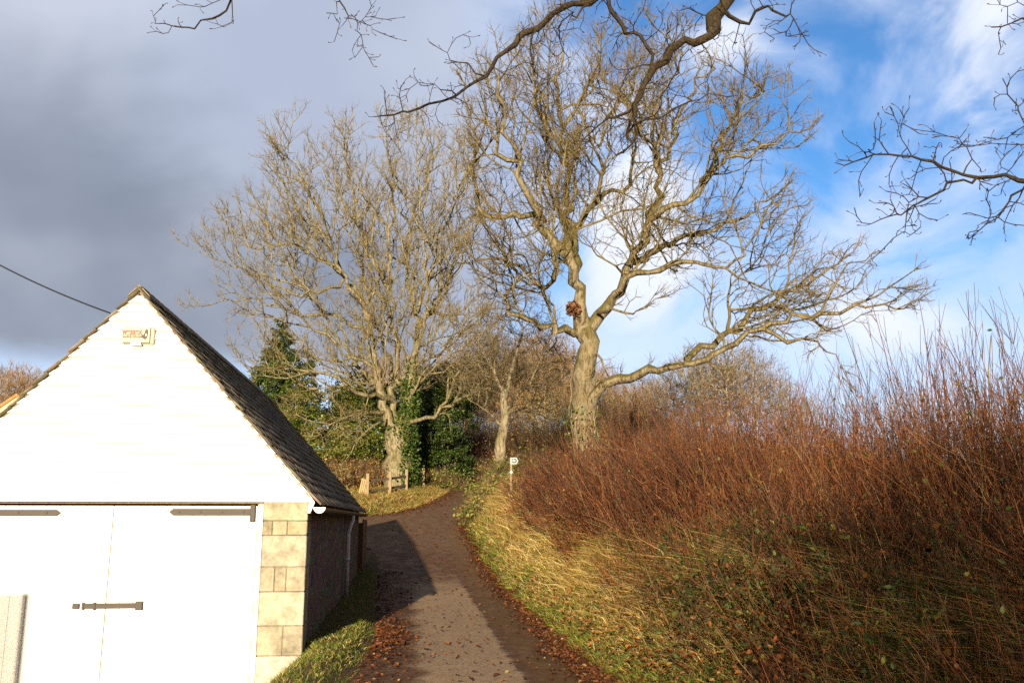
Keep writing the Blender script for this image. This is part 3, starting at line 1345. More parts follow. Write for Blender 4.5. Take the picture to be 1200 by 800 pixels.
def finish(t, name, label, base, mat, thin, thick, tw, rsplit=.09, group=None, cat='tree', mat2=None, extra=None):
    root = thing(name, label, cat, base, 0, group)
    t.P = t.P - np.array(base)
    cf = barkcol(thin, thick)
    big = t.r >= rsplit
    for i in range(len(big)):
        if t.p[i] >= 0 and not big[t.p[i]]:
            big[i] = False
    parts = [t.mesh(big, 10, cf)]
    V, Qd, C, rr = merge(parts)
    link('trunk', np_mesh('trunk', V, Qd, None, C, mat, True, rr), root)
    parts = [t.mesh(~big & (t.r >= .03), 6, cf), t.mesh(t.r < .03, 4, cf)]
    for kw in tw:
        tb, paths = t.twiglets(**kw)
        parts.append(tb)
        if kw.get('sub'):
            pass
    V, Qd, C, rr = merge(parts)
    link('crown', np_mesh('crown', V, Qd, None, C, mat2 or mat, False, rr), root)
    return root


# ---- the big oak behind the hedge
Y1 = 33.0
t = Tree()
b1 = on = np.array([P(684, 500, Y1)[0], Y1, 0.0])
b1[2] = hz(b1[0], Y1) - .2
top = P(684, 470, Y1)
t.limb([b1, b1 * .5 + top * .5 + np.array([.1, 0, 0])] + pl(Y1, (683, 468, 0), (686, 430, 0), (689, 400, 0), (683, 378, 0)), .58, .40, jit=.04, pw=.5)
L = lambda r0, r1, *p: t.limb(pl(Y1, *p), r0 * .84, r1 * .42, jit=.10, pw=.62)
L(.36, .13, (683, 380, 0), (675, 328, -.4), (664, 304, -.6), (650, 280, -.9), (633, 262, -1.3), (619, 229, -2), (605, 187, -2.6), (590, 140, -3.2), (584, 95, -3.6))
L(.27, .09, (664, 304, -.6), (665, 270, .2), (664, 243, .8), (667, 197, 1.5), (659, 150, 1.8), (652, 105, 2.2), (660, 60, 2.4))
L(.26, .08, (675, 328, -.4), (671, 292, .6), (680, 257, 1.4), (695, 240, 2.0), (718, 226, 2.6), (740, 205, 3), (748, 160, 3.4), (770, 110, 3.6))
L(.33, .09, (690, 392, 0), (700, 370, .2), (717, 350, .3), (732, 325, .2), (742, 305, .1), (754, 283, 0), (758, 259, -.2), (780, 246, -.8), (803, 238, -1.2), (822, 219, -1.5), (840, 200, -1.8), (858, 187, -2),
  (878, 178, -2.2), (910, 168, -2.3), (937, 155, -2.4))
L(.22, .08, (741, 309, .1), (760, 300, 1), (787, 285, 1.8), (810, 274, 2.3), (829, 271, 2.5), (867, 255, 3), (890, 240, 3.2), (915, 224, 3.4))
L(.20, .07, (714, 354, .3), (738, 330, -.8), (764, 318, -1.4), (801, 309, -2), (839, 311, -2.4), (860, 303, -2.8), (876, 290, -3), (892, 264, -3.2))
L(.20, .07, (758, 259, -.2), (768, 230, .3), (773, 205, .6), (787, 173, 1), (796, 140, 1.4), (812, 105, 1.8), (835, 78, 2.2))
L(.16, .06, (822, 219, -1.5), (840, 175, -1), (858, 140, -.5), (880, 112, 0), (905, 105, .3))
L(.31, .12, (684, 492, 0), (702, 463, -.5), (722, 446, -1.0), (745, 438, -1.5), (775, 433, -2.1), (803, 430, -2.5), (826, 421, -2.8), (850, 407, -3.1), (880, 393, -3.4), (905, 382, -3.6), (930, 373, -3.8), (955, 376, -4))
L(.12, .05, (930, 373, -3.8), (965, 367, -4.2), (1000, 361, -4.5), (1035, 364, -4.8), (1062, 357, -5))
L(.20, .06, (803, 430, -2.5), (822, 410, -2.0), (845, 393, -1.6), (868, 378, -1.3), (893, 362, -1), (922, 347, -.6), (945, 332, -.3), (968, 315, 0), (1000, 295, .3))
L(.10, .03, (893, 390, -3.5), (925, 398, -3.9), (950, 399, -4.2), (968, 412, -4.3), (985, 428, -4.4))
L(.10, .04, (860, 384, -1.4), (850, 360, -.6), (858, 335, 0), (880, 315, .6), (915, 300, 1))
L(.24, .10, (680, 384, 0), (662, 384, -.6), (645, 384, -1.0), (624, 374, -1.5), (605, 371, -1.9), (595, 362, -2.1), (594, 347, -2.2), (603, 332, -2.3), (606, 318, -2.4))
L(.18, .06, (655, 285, -.8), (640, 336, -1.4), (622, 322, -2), (600, 308, -2.6), (570, 302, -3.2), (548, 296, -3.6))
L(.17, .06, (633, 262, -1.3), (612, 252, -.9), (588, 254, -.5), (566, 250, -.2), (556, 226, 0), (549, 197, .1), (558, 165, .2), (547, 130, .3), (545, 100, .3))
L(.15, .05, (665, 197, 1.5), (640, 160, 0), (628, 120, -.8), (622, 80, -1.4), (628, 48, -1.8))
L(.14, .05, (748, 160, 3.4), (738, 120, 2.6), (742, 80, 2), (735, 45, 1.6))
L(.14, .05, (773, 205, .6), (765, 160, -.6), (770, 120, -1.4), (790, 85, -2), (788, 60, -2.4))
L(.15, .05, (605, 187, -2.6), (585, 175, -2.2), (568, 140, -2), (572, 100, -1.8))
L(.14, .05, (659, 150, 1.8), (680, 120, 2), (700, 85, 2.2), (705, 45, 2.4))
L(.15, .05, (695, 240, 2.0), (705, 200, .8), (702, 165, .2), (718, 130, -.4), (735, 95, -.8))
L(.11, .045, (696, 372, 0), (720, 364, -1.2), (740, 365, -1.7), (757, 361, -2.0))
L(.09, .04, (688, 400, 0), (702, 418, -.4), (706, 440, -.6))
env1 = [(700, 130, 130, 105, 0, 6.5, 1.0), (620, 170, 78, 110, -1.5, 5, .9), (830, 170, 105, 100, -.5, 5, .9), (760, 250, 140, 75, 0, 5.5, .8), (610, 300, 62, 70, -2, 4, .7),
        (870, 265, 75, 55, .5, 4.5, .9), (930, 355, 110, 50, -2.5, 3, 1.4), (1030, 345, 48, 30, -4, 2, 2.0), (970, 310, 45, 40, -1, 2.5, 1.3), (840, 370, 70, 45, -1.5, 2.4, .8),
        (690, 62, 100, 50, 0, 4, .9), (900, 150, 50, 55, -1, 3, 1.0)]
t.ramify(env_world(env1, Y1), P(684, 410, Y1), [3.8, 1.75, .85], [1.2, 1.9, 2.6], [.42, .30, .22], [.24, .27, .28], up=.035, rad=.09)
t.radii(.0085, 2.18, 0)
print('oak nodes', len(t.pos))
PALT = [(4, (.36, .29, .10)), (2, (.26, .19, .07)), (1.5, (.33, .16, .07))]
oak = finish(t, 'oak_tree', 'largest bare oak with one long limb sweeping right above the red hedge', b1, M['bark_oak'], (.165, .13, .052), (.185, .15, .085),
             [dict(rmax=.016, per=2, l0=.12, l1=.42, pal=PALT, r=.005, wig=.35, up=.1)])
# clump of dead leaves caught in the fork, loose bark and ivy stems round the bole
n = 520
q = P(672, 362, Y1 - .6) - b1 + rng.normal(0, .11, (n, 3)).clip(-.24, .24)
link('dead_leaf_clump', leaf_mesh('dead_leaf_clump', q, rng.uniform(.1, .2, n), pick([(1, (.22, .11, .055))], n), M['litter']), oak)
S = 42
paths = []
for q in range(S):
    a = rng.uniform(0, 6.28)
    tw = rng.normal(0, .5)
    h0, h1 = rng.uniform(-.2, 2), rng.uniform(2, 5.2)
    pth = []
    for u in np.linspace(0, 1, 9):
        z = h0 + (h1 - h0) * u
        k_ = int(np.argmin(abs(t.P[:40, 2] - z)))
        rr = t.r[k_] + .03
        aa = a + tw * u + rng.normal(0, .08)
        pth.append(np.array([t.P[k_, 0], t.P[k_, 1], z]) + np.array([math.cos(aa), math.sin(aa), 0]) * rr)
    paths.append(pth)
Vv, Qd, C, rr = tubes(np.array(paths), np.full((S, 9), .018) * rng.uniform(.5, 1.4, (S, 1)), 4, pick([(1, (.30, .24, .15)), (1, (.2, .15, .09))], S))
link('dead_ivy', np_mesh('dead_ivy', Vv, Qd, None, C, M['stem']), oak)


def ivy(tree, root, zmax, n, size, pal, off, name='ivy', sel=None, xmin=-99):
    k_ = np.nonzero((tree.P[:, 2] < zmax) & (tree.r > .12))[0] if sel is None else sel
    w = tree.r[k_]
    s = rng.choice(k_, n, p=w / w.sum())
    pp = np.maximum(tree.p[s], 0)
    u = rng.random((n, 1))
    c = tree.P[s] * u + tree.P[pp] * (1 - u)
    a = rdir(n)
    a[:, 2] *= .4
    a = unit(a)
    rr = tree.r[s] * rng.uniform(.9, 1.0, n) + rng.random(n) ** 2 * off
    c = c + a * rr[:, None]
    c = c[c[:, 0] > xmin + rng.normal(0, .12, n)]
    n = len(c)
    nn = unit(np.array([0, -.6, .3]) + 1.0 * rdir(n))
    return link(name, leaf_mesh(name, c, rng.uniform(*size, n), pick(pal, n, .25), M['evergreen'], nrm=nn, asp=.9), root)


IVY = [(4, (.035, .08, .010)), (3, (.06, .12, .016)), (2, (.10, .15, .022)), (1, (.16, .16, .03))]
near1 = np.nonzero((t.P[:, 2] < 3.2) & (t.r > .2))[0]
ivy(t, oak, 3, 1500, (.06, .12), IVY, .35, sel=near1)

# ---- the ivy clad oak by the fence
Y2 = 52.0
t = Tree()
b2 = np.array([P(466, 560, Y2)[0], Y2, 0.0])
b2[2] = hz(b2[0], Y2) - .2
L = lambda r0, r1, *p: t.limb(pl(Y2, *p), r0 * .85, r1 * .42, step=.55, jit=.10, pw=.6)
t.limb([b2] + pl(Y2, (466, 545, 0), (466, 520, 0), (465, 500, 0)), .92, .72, step=.5, jit=.02)
L(.46, .20, (462, 508, 0), (452, 486, -.4), (449, 465, -.5), (444, 440, -.8), (439, 412, -1.1), (434, 385, -1.5), (430, 357, -1.8))
L(.55, .22, (466, 505, 0), (478, 480, .3), (482, 455, .5), (485, 420, .7), (487, 385, 1), (484, 350, 1.2))
L(.36, .16, (463, 505, 0), (461, 470, .2), (463, 440, .3), (466, 405, .3), (462, 370, .4), (458, 335, .5))
L(.20, .08, (480, 502, 0), (500, 490, -1), (518, 479, -1.6), (530, 455, -2), (541, 436, -2.4), (550, 408, -2.7))
L(.17, .07, (515, 482, -1.5), (535, 470, -2.4), (552, 464, -3), (580, 452, -3.6), (600, 440, -4))
L(.22, .08, (458, 470, .1), (440, 464, -1.2), (424, 464, -2), (415, 455, -2.4), (404, 447, -2.8), (372, 437, -3.4), (340, 433, -3.8), (306, 432, -4.2))
L(.22, .07, (443, 436, -.8), (425, 424, -1.3), (402, 414, -1.6), (385, 392, -2), (362, 384, -2.5), (338, 378, -3), (312, 368, -3.4))
L(.20, .07, (433, 372, -1.5), (420, 342, -1.4), (408, 330, -1.3), (387, 310, -1), (362, 297, -.7), (338, 287, -.4), (310, 290, -.2), (284, 284, 0), (262, 256, .3))
L(.20, .06, (432, 362, -1.7), (415, 345, -2.2), (402, 322, -2.6), (391, 300, -2.8), (382, 262, -3), (362, 215, -3.2), (345, 195, -3.3), (328, 178, -3.4))
L(.20, .06, (458, 345, .5), (440, 312, 1), (426, 280, 1.5), (414, 231, 2), (405, 190, 2.4), (402, 158, 2.6))
L(.19, .06, (458, 335, .5), (455, 300, .2), (459, 270, 0), (461, 224, -.3), (468, 175, -.6), (470, 150, -.8))
L(.20, .06, (485, 355, 1.2), (476, 320, 1.8), (477, 287, 2.2), (488, 242, 2.6), (506, 196, 3), (515, 165, 3.2))
L(.20, .06, (486, 372, 1), (498, 340, .3), (512, 305, -.2), (522, 265, -.6), (540, 225, -1), (545, 190, -1.3))
L(.17, .06, (485, 390, 1), (505, 362, 1.6), (530, 322, 2.2), (545, 300, 2.6), (560, 262, 3))
L(.16, .05, (405, 328, -1.3), (375, 340, -2.3), (350, 347, -2.8), (318, 332, -3.4), (286, 319, -4), (250, 302, -4.6))
L(.15, .05, (436, 392, -1.3), (400, 372, .2), (365, 368, 1), (331, 359, 1.6), (275, 352, 2.4), (222, 358, 3))
L(.14, .05, (445, 440, -.8), (420, 440, .8), (390, 462, 1.2), (360, 470, 1.5), (330, 482, 1.7))
L(.14, .05, (488, 430, .6), (510, 415, -.8), (530, 400, -1.8), (560, 380, -2.6))
L(.15, .05, (452, 486, -.4), (430, 482, -1.6), (405, 490, -2.6), (380, 502, -3.4), (356, 520, -4))
L(.14, .05, (462, 490, 0), (445, 492, -1.6), (430, 505, -2.6), (415, 522, -3.4), (404, 540, -3.9))
L(.13, .05, (482, 455, .5), (505, 440, -.6), (528, 428, -1.5), (555, 420, -2.2), (585, 420, -2.8))
L(.17, .06, (448, 460, -.5), (425, 436, .3), (398, 398, .8), (372, 360, 1.2), (345, 322, 1.5), (318, 292, 1.8))
L(.17, .06, (463, 440, .3), (447, 400, 1.2), (432, 350, 1.9), (420, 300, 2.4), (395, 240, 2.9), (380, 190, 3.2))
L(.16, .06, (485, 420, .7), (498, 385, -.4), (500, 340, -1), (497, 290, -1.5), (492, 240, -1.9), (488, 190, -2.2))
L(.15, .06, (487, 385, 1), (515, 350, 1.4), (535, 300, 1.6), (540, 260, 1.8), (530, 215, 1.9))
env2 = [(375, 500, 62, 32, -2.6, 2.5, .8), (335, 450, 60, 36, -2.5, 3, .7), (545, 430, 55, 40, -2, 3, .8), (455, 400, 70, 60, 0, 5, .35), (430, 240, 125, 112, 0, 8, 1.0), (505, 245, 75, 100, 1, 6.5, .9), (350, 270, 75, 85, -1, 6, 1.0), (290, 325, 75, 52, -1, 5, 1.1), (265, 280, 30, 40, 0, 3, 1.0), (400, 180, 85, 52, 0, 6, .9),
        (345, 400, 75, 50, -2, 4.5, .6), (540, 380, 55, 60, -1.5, 4, .6), (370, 460, 60, 30, -.5, 3, .5), (470, 170, 60, 38, 0, 5, .9)]
t.ramify(env_world(env2, Y2), P(463, 480, Y2), [4.2, 2.0, .95], [.85, 1.4, 2.0], [.5, .36, .27], [.20, .24, .26], up=.09, rad=.10)
t.radii(.0125, 2.15, 0)
print('oak2 nodes', len(t.pos))
PALT2 = [(4, (.42, .36, .145)), (2, (.34, .27, .11)), (1.8, (.38, .20, .09))]
oak2 = finish(t, 'oak_tree', 'bare oak with ivy clad forked trunk behind the post and rail fence', b2, M['bark_pale'], (.20, .17, .075), (.20, .17, .10),
              [dict(rmax=.018, per=2, l0=.2, l1=.65, pal=PALT2, r=.0068, wig=.3, up=.25)])
k_ = np.nonzero((t.P[:, 2] < 6.0) & (t.r > .14) & (t.P[:, 0] > -.15) & (t.P[:, 0] < 3.2))[0]
ivy(t, oak2, 5, 7500, (.07, .16), IVY, .62, sel=k_, xmin=.22)
k_ = np.nonzero((t.P[:, 2] < 8.8) & (t.P[:, 2] > 4) & (t.r > .2) & (t.P[:, 0] > .2))[0]
ivy(t, oak2, 5, 1300, (.08, .16), IVY, .35, sel=k_, name='ivy')
k_ = np.nonzero((t.P[:, 2] < 7) & (t.P[:, 2] > 3) & (t.r > .12) & (t.P[:, 0] > -.3))[0]
ivy(t, oak2, 5, 1500, (.07, .15), IVY, .5, sel=k_)

# ---- small lichen grey tree at the bend
Y3 = 46.0
t = Tree()
b3 = np.array([P(585, 548, Y3)[0], Y3, 0.0])
b3[2] = hz(b3[0], Y3) - .2
L = lambda r0, r1, *p: t.limb(pl(Y3, *p), r0 * .9, r1 * .5, step=.4, jit=.06, pw=.65)
t.limb([b3] + pl(Y3, (586, 535, 0), (588, 510, 0), (592, 488, 0), (591, 462, 0)), .33, .21, step=.4, jit=.03)
L(.17, .05, (591, 462, 0), (600, 435, 0), (606, 410, -.4), (612, 385, -.6), (605, 362, -.8))
L(.15, .05, (592, 470, 0), (582, 440, -.4), (572, 425, -.8), (560, 405, -1.2), (548, 395, -1.5))
L(.14, .05, (592, 480, 0), (608, 462, -.4), (625, 440, -.7), (640, 415, -1), (652, 400, -1.2))
L(.11, .04, (592, 486, 0), (610, 478, -1), (630, 480, -1.6), (648, 490, -2))
L(.10, .04, (590, 500, 0), (575, 485, -.6), (560, 474, -1), (545, 462, -1.4))
env3 = [(600, 410, 68, 60, 0, 3.2, 1), (560, 430, 50, 40, -.5, 2.5, .8), (640, 440, 40, 50, -.5, 2.5, .8)]
t.grow(ellip(env3, Y3, 2300), step=.26, kill=.36, jit=.35, org=P(590, 480, Y3))
t.radii(.008)
finish(t, 'ash_tree', 'small grey tree with crooked leaning stem at the bend of the lane', b3, M['bark_pale'], (.18, .15, .085), (.22, .185, .12),
       [dict(rmax=.02, per=2, l0=.3, l1=.8, pal=[(2, (.27, .22, .12)), (1, (.2, .14, .08))], r=.009, wig=.3, up=.1)])

# ---- the oak overhead: its bole stands on the bank right of the camera, boughs reach over the lane
t = Tree()
base = np.array([5.6, -2.2, 0.0])
base[2] = hz(base[0], base[1]) - .2
Y4 = 9.0
t.limb([base, base + (0, 0.05, 2.5), base + (-.2, .2, 4.8), base + (-.3, .6, 7.2)], .55, .34, step=.4, jit=.03)
L = lambda r0, r1, *p: t.limb(p, r0 * .58, r1 * .62, step=.16, jit=.022, pw=.7)
V4 = lambda x, y, Y=Y4: P(x, y, Y)
J = base + np.array([-.3, .6, 7.2])
# bough over the middle of the picture
K1 = V4(875, -60)
L(.26, .13, base + (-.25, .4, 6.6), (3.9, 2.0, 9.4), (3.1, 5.5, 9.6), K1, V4(862, -20), V4(848, 10), V4(836, 36))
L(.115, .055, V4(836, 36), V4(824, 46), V4(803, 48), V4(785, 62), V4(768, 80), V4(752, 100), V4(744, 122))
L(.05, .018, V4(744, 122), V4(738, 146), V4(732, 168), V4(722, 182))
L(.055, .012, V4(845, 14), V4(868, 24, 8.9), V4(884, 15, 8.8), V4(903, 6, 8.7), V4(918, 16, 8.6), V4(930, 22, 8.6))
L(.04, .01, V4(744, 125), V4(722, 135, 9.2), V4(702, 148, 9.3), V4(682, 165, 9.4))
L(.03, .008, V4(736, 152), V4(760, 140, 9.2), V4(790, 130, 9.4), V4(830, 112, 9.6), V4(865, 112, 9.7))
L(.06, .03, K1, V4(770, -40, 9.2), V4(712, -6, 9.2), V4(722, 18, 9.2), V4(735, 36, 9.2), V4(752, 40, 9.1), V4(760, 58, 9.05), V4(763, 76, 9.0))
# long arching bough to the left
L(.17, .06, (3.1, 5.5, 9.6), V4(800, -70, 9.3), V4(735, -30, 9.5), V4(690, 2, 9.6), V4(664, 10, 9.6), V4(640, 24, 9.7), V4(620, 38, 9.7), V4(604, 52, 9.7))
L(.055, .016, V4(604, 52, 9.7), V4(585, 68, 9.8), V4(566, 86, 9.8), V4(548, 104, 9.9), V4(528, 116, 9.9), V4(505, 124, 10), V4(480, 130, 10), V4(462, 134, 10), V4(446, 136, 10.1))
L(.028, .008, V4(626, 34, 9.7), V4(622, 52, 9.5), V4(620, 72, 9.4), V4(626, 84, 9.3), V4(642, 94, 9.3))
L(.03, .009, V4(690, 2, 9.6), V4(676, 18, 9.4), V4(666, 20, 9.4), V4(655, 34, 9.4), V4(660, 60, 9.4))
L(.02, .006, V4(566, 86, 9.8), V4(545, 76, 9.6), V4(530, 70, 9.5), V4(520, 60, 9.5))
L(.018, .006, V4(540, 110, 9.9), V4(520, 104, 9.7), V4(498, 98, 9.6))
# twigs top left
L(.07, .02, V4(690, 2, 9.6), V4(560, -70, 9.3), V4(430, -70, 9.0), V4(330, -40, 8.8), V4(285, -14, 8.8), V4(268, 8, 8.8), V4(250, 22, 8.8), V4(228, 34, 8.8))
L(.016, .006, V4(228, 34, 8.8), V4(212, 34, 8.8), V4(198, 33, 8.8), V4(188, 26, 8.8), V4(180, 19, 8.8))
L(.01, .005, V4(199, 33, 8.8), V4(190, 41, 8.8), V4(176, 38, 8.8))
L(.011, .005, V4(272, 4, 8.8), V4(268, 24, 8.7), V4(262, 33, 8.7), V4(254, 28, 8.7))
L(.013, .005, V4(300, -20, 8.8), V4(250, 2, 8.7), V4(232, 8, 8.6), V4(208, 6, 8.6))
L(.02, .007, V4(430, -70, 9.0), V4(398, -30, 8.9), V4(398, 0, 8.9), V4(408, 18, 8.9), V4(420, 27, 8.9), V4(424, 42, 8.9), V4(425, 54, 8.9))
L(.01, .005, V4(418, 25, 8.9), V4(430, 28, 8.8), V4(436, 34, 8.8))
L(.01, .005, V4(398, -2, 8.9), V4(393, 12, 8.8), V4(392, 22, 8.8), V4(398, 28, 8.8))
# right hand bough
V5 = lambda x, y, Y=8.2: P(x, y, Y)
L(.16, .045, base + (-.2, .2, 4.6), (6.6, 2.0, 6.3), (6.6, 5.5, 6.0), V5(1290, 205), V5(1245, 212), V5(1205, 213))
L(.042, .010, V5(1205, 213), V5(1180, 208), V5(1150, 206), V5(1120, 200), V5(1095, 190), V5(1068, 184), V5(1040, 184), V5(1012, 186), V5(990, 194))
L(.028, .008, V5(1160, 207), V5(1140, 214, 8.0), V5(1112, 214, 7.9), V5(1090, 230, 7.8), V5(1068, 244, 7.8), V5(1050, 250, 7.8), V5(1032, 257, 7.8))
L(.024, .008, V5(1200, 214), V5(1185, 228, 8.0), V5(1176, 245, 7.9), V5(1160, 262, 7.9), V5(1136, 272, 7.9))
L(.02, .007, V5(1245, 212), V5(1210, 175, 8.4), V5(1190, 172, 8.5), V5(1162, 168, 8.6))
L(.024, .008, V5(1290, 205), V5(1250, 150, 8.2), V5(1200, 140, 8.2), V5(1190, 120, 8.2), V5(1180, 102, 8.2))
L(.014, .006, V5(1134, 207), V5(1135, 185), V5(1124, 170), V5(1112, 160))
L(.012, .005, V5(1066, 184), V5(1058, 168), V5(1056, 148))
L(.012, .005, V5(1090, 230, 7.8), V5(1066, 240, 7.7), V5(1062, 262, 7.7), V5(1058, 272, 7.7))
L(.06, .012, (6.6, 2.0, 6.3), (6.6, 6, 7.8), V5(1250, 10), V5(1215, 20), V5(1185, 28), V5(1162, 32))
L(.012, .005, V5(1215, 20), V5(1195, 4), V5(1172, 6))
# boughs that stay outside the picture
t.limb([J, J + np.array([.4, -.6, 2.5]), J + np.array([.2, -1.5, 5])], .28, .06, step=.4)
t.limb([J, J + np.array([2.2, .2, 1.6]), J + np.array([5, 1.0, 2.8])], .24, .05, step=.4)
t.limb([J, J + np.array([-2.0, -1.6, 1.8]), J + np.array([-4.2, -3.6, 3.2])], .24, .05, step=.4)
sk = [i for i in range(len(t.pos)) if t.rad[i] < .07 and t.pos[i][1] > 6.5 and (t.pos[i][0] > -.4 or (t.pos[i][2] < 7.5 and t.pos[i][0] > -1.8) or rng.random() < .04)]
ap_ = np.array([t.pos[i] for i in sk])
att = np.concatenate([ap_[rng.integers(0, len(ap_), 1250)] + rng.normal(0, .15, (1250, 3)),
                      np.concatenate([J + np.array(c) + rng.normal(0, 1.1, (110, 3)) for c in ([.2, -1.5, 5], [5, 1, 2.8], [-4.2, -3.6, 3.2])])])
t.grow(att, step=.10, kill=.13, infl=.75, iters=60, jit=.45, up=.0, maxch=2)
t.radii(.0042, 2.4)
finish(t, 'oak_tree', 'overhanging oak whose dark lichened boughs cross the top of the view', base, M['bark_near'], (.045, .031, .016), (.045, .032, .017),
       [dict(rmax=.009, per=1, l0=.05, l1=.15, pal=[(1, (.16, .075, .04)), (1, (.09, .06, .03))], r=.0032, wig=.3, up=.1, bud=.0062)], rsplit=.05)

# ------------------------------------------------------------------ woodland on the hill behind, copies of three grown trees
def wood_tree(hh, n_att, spread, thin, thick, pal, name, tipr=.016):
    t = Tree()
    t.limb([(0, 0, -.3), (.1, 0, hh * .15), (.05, .1, hh * .33), (.2, 0, hh * .6)], hh * .016, hh * .006, step=.7, jit=.08)
    v = rdir(n_att) * (rng.random(n_att) ** .4)[:, None]
    att = v * np.array([spread, spread, hh * .36]) + np.array([0, 0, hh * .64])
    t.grow(att, step=.45, kill=.6, infl=6, jit=.3, up=.25)
    t.radii(tipr, 2.3)
    return t, dict(rmax=.04, per=3, l0=.6, l1=1.5, pal=pal, r=.015, wig=.22, up=.5), thin, thick, name


BROWN = [(3, (.40, .27, .12)), (2, (.30, .19, .085)), (1, (.40, .19, .09))]
OLIVE = [(2, (.44, .35, .14)), (2, (.32, .24, .10)), (1, (.38, .25, .10))]
PALE = [(2, (.30, .25, .15)), (1, (.23, .19, .12)), (1, (.24, .16, .09))]
kinds = []
for hh, n, spd, pal, thick in ((15, 2300, 4.6, BROWN, (.24, .2, .13)), (13, 2000, 4.4, OLIVE, (.30, .26, .17)), (12, 1700, 3.8, PALE, (.42, .38, .28))):
    kinds.append(wood_tree(hh, n, spd, pal[0][1], thick, pal, 'bare_tree'))
protos = [None, None, None]
LAB = ['brown twiggy bare tree in the wood on the hill behind', 'olive tinted bare tree in the wood on the hill behind', 'pale grey bare tree on the skyline beyond the red hedge']
GRP = ['brown trees on the wooded hill', 'olive trees on the wooded hill', 'pale trees on the skyline']
wood = [  # px, distance, kind, scale, turn
    (572, 84, 0, .80, 0), (470, 92, 0, .72, 1.9), (490, 104, 1, .8, 4.1), (520, 88, 0, .6, 3.1), (548, 86, 1, .62, 5.9), (560, 94, 0, .7, 2.0), (440, 100, 0, .7, .7), (606, 92, 1, .88, 1), (640, 86, 0, .86, 2), (668, 96, 1, .86, 3), (548, 100, 1, .78, 4), (625, 110, 0, .95, 5), (590, 112, 1, .9, .6), (655, 118, 0, .9, 1.7),
    (700, 100, 0, .72, 2.2), (735, 104, 1, .68, 3.3), (770, 98, 0, .62, 4.4), (530, 112, 0, .8, 5.2), (720, 84, 1, .55, .9),
    (640, 74, 1, .55, 3.9), (600, 76, 0, .5, 2.5), (690, 78, 0, .6, 1.1), (752, 82, 0, .52, 5.5), (512, 96, 1, .7, 2.9),
    (790, 66, 2, .62, 1), (826, 70, 2, .74, 2), (856, 68, 2, .78, 3), (885, 72, 2, .74, 4), (915, 76, 2, .58, 5), (940, 70, 2, .42, .4), (838, 78, 2, .70, 5.8)]
for px, Y, kd, sc, rz in wood:
    d = ray(px, 500)
    X = d[0] / d[1] * Y
    base = (X, Y, hz(X, Y) - .1)
    if protos[kd] is None:
        tt, tw, thin, thick, nm = kinds[kd]
        o = finish(tt, nm, LAB[kd], (0, 0, 0), M['bark_pale'], thin, thick, [tw], rsplit=.1, group=GRP[kd])
        protos[kd] = o
    else:
        o = copy_tree(protos[kd])
    o.location = base
    o.scale = (sc,) * 3
    o.rotation_euler = (0, 0, rz)
# unseen bare trees added behind the camera to throw soft shade on the bank
for q, (X, Y, sc, rz) in enumerate([(2.6, -17, .53, .3), (6.0, -18, .54, 1.9), (9.5, -17, .53, 3.3), (4.4, -22, .59, 4.4), (8.0, -22.5, .60, 5.3), (1.8, -21, .55, 2.6), (4.0, -25.5, .62, .9), (10, -26, .62, 3.8)]):
    o = copy_tree(protos[q % 2])
    o.location = (X, Y, -.1)
    o.scale = (sc * 1.3, sc * 1.3, sc)
    o.rotation_euler = (0, 0, rz)
    o['label'] = 'unseen bare twiggy tree added behind the camera to shade the right hand bank'
    o['group'] = 'unseen shade trees added behind the viewer'
for q, (px, Y, sc, rz, lab) in enumerate([(14, 74, .50, 1.0, 'far bare tree above the orange roof, tallest of that copse'), (-12, 80, .56, 2.2, 'far bare tree at the very left edge behind the orange roof'),
                                          (36, 78, .44, 3.6, 'far bare tree just left of the barn roof slope')]):
    o = copy_tree(protos[0])
    d = ray(px, 500)
    X = d[0] / d[1] * Y
    zt = P(px, (428, 430, 440)[q], Y)[2]
    o.location = (X, Y, zt - 15 * sc)
    o.scale = (sc * 1.25, sc * 1.25, sc)
    o.rotation_euler = (0, 0, rz)
    o['label'] = lab
    o['group'] = 'copse beyond the barn'


# ------------------------------------------------------------------ evergreens: clumped leaf sprays with branches inside
def evergreen(name, label, cat, base, blobs, n, size, pal, group=None, stems=6, clump=.35):
    base = np.array(base)
    root = thing(name, label, cat, base, 0, group)
    vol = np.array([b[3] * b[4] * b[5] for b in blobs])
    nc = max(20, n // 42)
    k_ = rng.choice(len(blobs), nc, p=vol ** .72 / (vol ** .72).sum())
    B = np.array(blobs)[k_]
    v = rdir(nc) * (rng.random(nc) ** .30)[:, None]
    cen = B[:, :3] + v * B[:, 3:6]
    ci = rng.integers(0, nc, n)
    out = unit(v)[ci]
    off = rdir(n) * (rng.random((n, 1)) ** .5) * clump * rng.uniform(.6, 1.5, (nc, 1))[ci]
    off[:, 2] *= .6
    pos = cen[ci] + off
    tone = rng.normal(1, .22, (nc, 1))[ci]
    col = np.clip(pick(pal, n, .2) * tone, .006, .6)
    nrm = unit(out * .5 + np.array([0, 0, .45]) + .9 * rdir(n))
    link('crown', leaf_mesh('crown', pos, rng.uniform(*size, n), col, M['evergreen'], nrm=nrm, asp=.6), root)
    paths = []
    for q in range(stems * 8):
        tgt = cen[rng.integers(0, nc)]
        b0 = np.array([rng.normal(0, .15), rng.normal(0, .15), -.3])
        m = b0 * .5 + tgt * .5 + rng.normal(0, .2, 3) + np.array([0, 0, .3])
        paths.append([b0, b0 * .6 + m * .4, m, m * .5 + tgt * .5, tgt])
    Vv, Qd, C, rr = tubes(np.array(paths), np.linspace(.09, .012, 5)[None] * rng.uniform(.6, 1.2, (len(paths), 1)), 5, pick([(1, (.12, .09, .06))], len(paths)))
    link('trunk', np_mesh('trunk', Vv, Qd, None, C, M['stem']), root)
    return root


